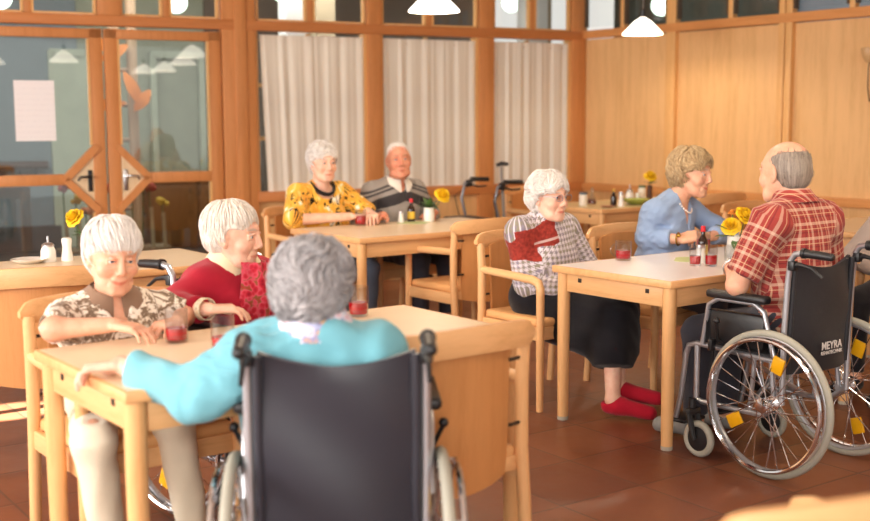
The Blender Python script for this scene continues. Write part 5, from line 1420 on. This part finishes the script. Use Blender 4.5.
for s in (-1, 1):
    ln.prism([(.0225*math.cos(2*PI*k/20), .0155*math.sin(2*PI*k/20)) for k in range(20)], .0015, Matrix.Translation(S3((s*.033, .1095, .006))) @ Matrix(Ah.tolist()).to_4x4() @ Matrix.Rotation(PI/2, 4, 'X'))
ln.build('lens', glass('tinted_lens', (.88, .84, .88, 1), 1.5, 1.0), go)

f = PF(*WT.p(1.03, 1.02).xy, .72, -.69)
J = joints(f, .56, .940, .152, (-.085, .085, 1.008), (-.115, .150, 1.142), (-.070, .055), 1.0,
    elR=f.l((1.135, 6.19, .80)), wrR=f.l((1.300, 6.085, .805)), hdR=f.d((.85, -.05, .20)), hnR=f.d((-.2, -.5, .8)), curlR=(.5, .7, .5), elL=f.l((1.63, 6.40, .80)), wrL=f.l((1.47, 6.17, .81)), hdL=f.d((-.7, -.6, .1)), curlL=(.5, .6, .5))
r_, c_ = person('person', 'woman with ash blond waved hair in a light blue pullover and pearl necklace', tuple(f.o), f.rz, J, (6, 6, 0, 1.02), SKIN,
    dict(name='pullover', mat=BLUE, sleeve=.86, e=.016, se=1.2, wr=.009, vneck=(.15, .060)), dict(kind='trousers', name='trousers', mat=DARKT),
    dict(mat=H_BLOND, vol_=(.016, .012, .018), face=(0, .136, -.028, .074, .085, .104), low=-.055, back=-.085, curl=.45, part=.4, fringe=.4, locks=1200, ll=.055, lw=.0050, lift=.012, amp=.006),
    dict(name='shoe', mat=BLACK), S=.99, seed=6, belly=1.06, bust=.9, smile=1.3, lips=(.75, .38, .38))
nb, fv, ud, rg = (Vector(c_[k]) for k in ('nb', 'fwd', 'u', 'rgt')); m = MB()
for k in range(34):
    a = 2*PI*k/34; m.ball(tuple(nb+rg*(.072*math.cos(a))+fv*(.075*math.sin(a)+.020)+ud*(.010-.070*max(0, math.sin(a)))), .0055, 8, 6)
m.build('necklace', plain('pearl', '#EFE6E0', .2), r_)
e_, w_ = Vector(c_['el']['R']), Vector(c_['g']['wrR']); q = e_.lerp(w_, .94); dv = (w_-e_).normalized(); xx = dv.orthogonal().normalized(); yy = dv.cross(xx)
GOLD = plain('gold', '#C9A24A', .25, 1.)
m = MB(); m.tube([q+xx*(.033*math.cos(a))+yy*(.033*math.sin(a)) for a in [2*PI*k/20 for k in range(20)]], .0045, 6, closed=True)
m.ball(tuple(q+Vector(f.d((-.1, -.75, .6)).tolist()).normalized()*.034), (.012, .012, .010), 12, 8); m.build('wristwatch', GOLD, r_)

f = PF(*BT.p(.36, 1.04).xy, -E2.x, -E2.y)
J = joints(f, .55, .950, .165, (.0, .04, .995), (.0, .07, 1.158), (0, .02), 1.,
    elR=T_(BT, .06, .86, .80), wrR=T_(BT, .42, .735, .81), hdR=f.d(E1*.9+Vector((0, 0, 0))), elL=T_(BT, .66, .92, .82), wrL=T_(BT, .60, .74, .81), hdL=f.d(-E1*.3-E2*.4), curlR=(.5, .6, .4), curlL=(.6, .6, .4))
r_, c_ = person('person', 'white haired woman in a yellow blouse with black print sitting before the curtain', tuple(f.o), f.rz, J, (-6, 6, 0, 1.02), SKIN_P,
    dict(name='blouse', mat=TIGER, sleeve=.52, e=.016, se=1.8, wr=.006, scoop=.075, collar=None), dict(kind='trousers', name='trousers', mat=JEANS),
    dict(mat=H_WHITE, vol_=(.012, .006, .012), face=(0, .136, -.028, .074, .085, .104), low=-.055, back=-.085, curl=.7, locks=900, ll=.045, lw=.005, lift=.010, amp=.006),
    dict(name='shoe', mat=BLACK), S=1.0, seed=7, belly=1.15, bust=1.1, smile=.0, h=.0065, hf=.0040)
nb, fv, ud, rg = (Vector(c_[k]) for k in ('nb', 'fwd', 'u', 'rgt')); m = MB()
m.tube([nb+rg*(.082*math.cos(a))+fv*(.078*math.sin(a)+.015)+ud*(.022-.060*max(0, math.sin(a))) for a in [2*PI*k/32 for k in range(32)]], .015, 8, closed=True, flat=(1, .7)); m.build('ribbed_neckband', BLKC, r_)

f = PF(*BT.p(.99, 1.05).xy, -E2.x, -E2.y)
J = joints(f, .55, .945, .180, (.0, .04, 1.000), (.0, .06, 1.158), (0, .0), 1.05,
    elR=T_(BT, .66, .99, .74), wrR=T_(BT, .70, .76, .80), hdR=f.d(-E1*.6-E2*.3), elL=T_(BT, 1.27, 1.0, .76), wrL=T_(BT, 1.12, .76, .80), hdL=f.d(-E1*.6-E2*.5))
person('person', 'man with thin white hair in a grey jumper with a dark chest band', tuple(f.o), f.rz, J, (-26, 0, 3, 1.05), SKIN_R,
    dict(name='jumper', mat=JUMPER, sleeve=.92, e=.018, se=1.3, wr=.008, vneck=(.10, .035), collar=(WHITEC, 'shirt_collar', .035, .02)), dict(kind='trousers', name='trousers', mat=DARKT),
    dict(mat=H_WHITE, vol_=(-.0065, -.006, -.006), face=(0, .115, -.005, .080, .090, .105), low=-.045, back=-.075, amp=.0012, locks=500, ll=.03, lw=.0025, lift=.002),
    dict(name='shoe', mat=BLACK), S=1.04, seed=8, belly=1.1, sex='m', smile=.5, jaw=1.12, h=.0065, hf=.0040, brow='#B5A090', lips=(.82, .55, .5))

f = PF(*WT.p(2.02, .02).xy, -E1.x, -E1.y)
J = joints(f, .55, .95, .165, (.0, .04, 1.0), (.0, .08, 1.13), (0, .02), 1., elR=f.l((2.25, 6.17, .70)), wrR=f.l((2.40, 5.95, .62)), hdR=f.d((.4, -.6, -.1)), elL=f.l((2.62, 5.72, .74)), wrL=f.l((2.44, 5.62, .70)))
person('person', 'person in a taupe jacket at the right edge of whom only a sleeve shows', tuple(f.o), f.rz, J, (0, 5, 0, 1.0), SKIN,
    dict(name='jacket', mat=TAUPE, sleeve=.95, e=.018, se=1.4, wr=.008), dict(kind='trousers', name='trousers', mat=BLACK),
    dict(mat=H_GREY, locks=300), dict(name='shoe', mat=BLACK), S=1.0, seed=9, h=.008, hf=.0045)
# ------------------------------------------------------------------ light
w = bpy.data.worlds.new('daylight'); scene.world = w; w.use_nodes = True
bg = w.node_tree.nodes['Background']; bg.inputs[0].default_value = (1, .95, .88, 1); bg.inputs[1].default_value = .8
def area(name, loc, target, sx, sy, energy, col=(1, .95, .88)):
    l = bpy.data.lights.new(name, 'AREA'); l.shape = 'RECTANGLE'; l.size = sx; l.size_y = sy; l.energy = energy; l.color = col
    o = bpy.data.objects.new(name, l); COL.objects.link(o); o.location = loc
    o.rotation_euler = (Vector(target)-Vector(loc)).to_track_quat('-Z', 'Y').to_euler(); return o
area('window_daylight_left', (-6.2, 1.2, 2.1), (0, 4.8, .8), 5.0, 2.2, 560, (1, .965, .925))
area('window_daylight_behind', (-.7, -2.0, 2.0), (.6, 5, .9), 5.6, 2.0, 240, (1, .96, .915))  # fill added behind the camera; no window stands there
area('hall_ceiling_light', tuple(MW @ Vector((4.2, -1.0, 3.1))), tuple(MW @ Vector((4.2, -2.2, 0))), 6, 1.2, 190, (.97, 1, .97))  # added area light that brightens the hall, without a fixture
sb = bpy.data.lights.new('sunbeam_left_window', 'SPOT'); sb.energy = 8000; sb.spot_size = R(6.5); sb.spot_blend = .35; sb.shadow_soft_size = .02; sb.color = (1, .95, .88)  # spot added inside the room to lay the sun patch on the floor
so = bpy.data.objects.new('sunbeam_left_window', sb); COL.objects.link(so); so.location = (-3.95, 4.24, 2.4); so.rotation_euler = (Vector((-2.13, 5.63, 0))-Vector(so.location)).to_track_quat('-Z', 'Y').to_euler()
for o in [o for o in bpy.data.objects if o.name.startswith('pendant_lamp')]:
    l = bpy.data.lights.new('pendant_bulb', 'POINT'); l.energy = 20; l.color = (1, .84, .62); l.shadow_soft_size = .03
    lo = bpy.data.objects.new('pendant_bulb', l); COL.objects.link(lo); lo.location = o.location+Vector((0, 0, .05))
vs = scene.view_settings; vs.view_transform = 'Standard'; vs.look = 'None'; vs.gamma = 1; vs.use_curve_mapping = False; vs.exposure = 0.16
scene.cycles.use_denoising = True
scene.cycles.max_bounces = 8; scene.cycles.transparent_max_bounces = 16; scene.cycles.sample_clamp_indirect = 6.0
scene.cycles.caustics_reflective = False; scene.cycles.caustics_refractive = False
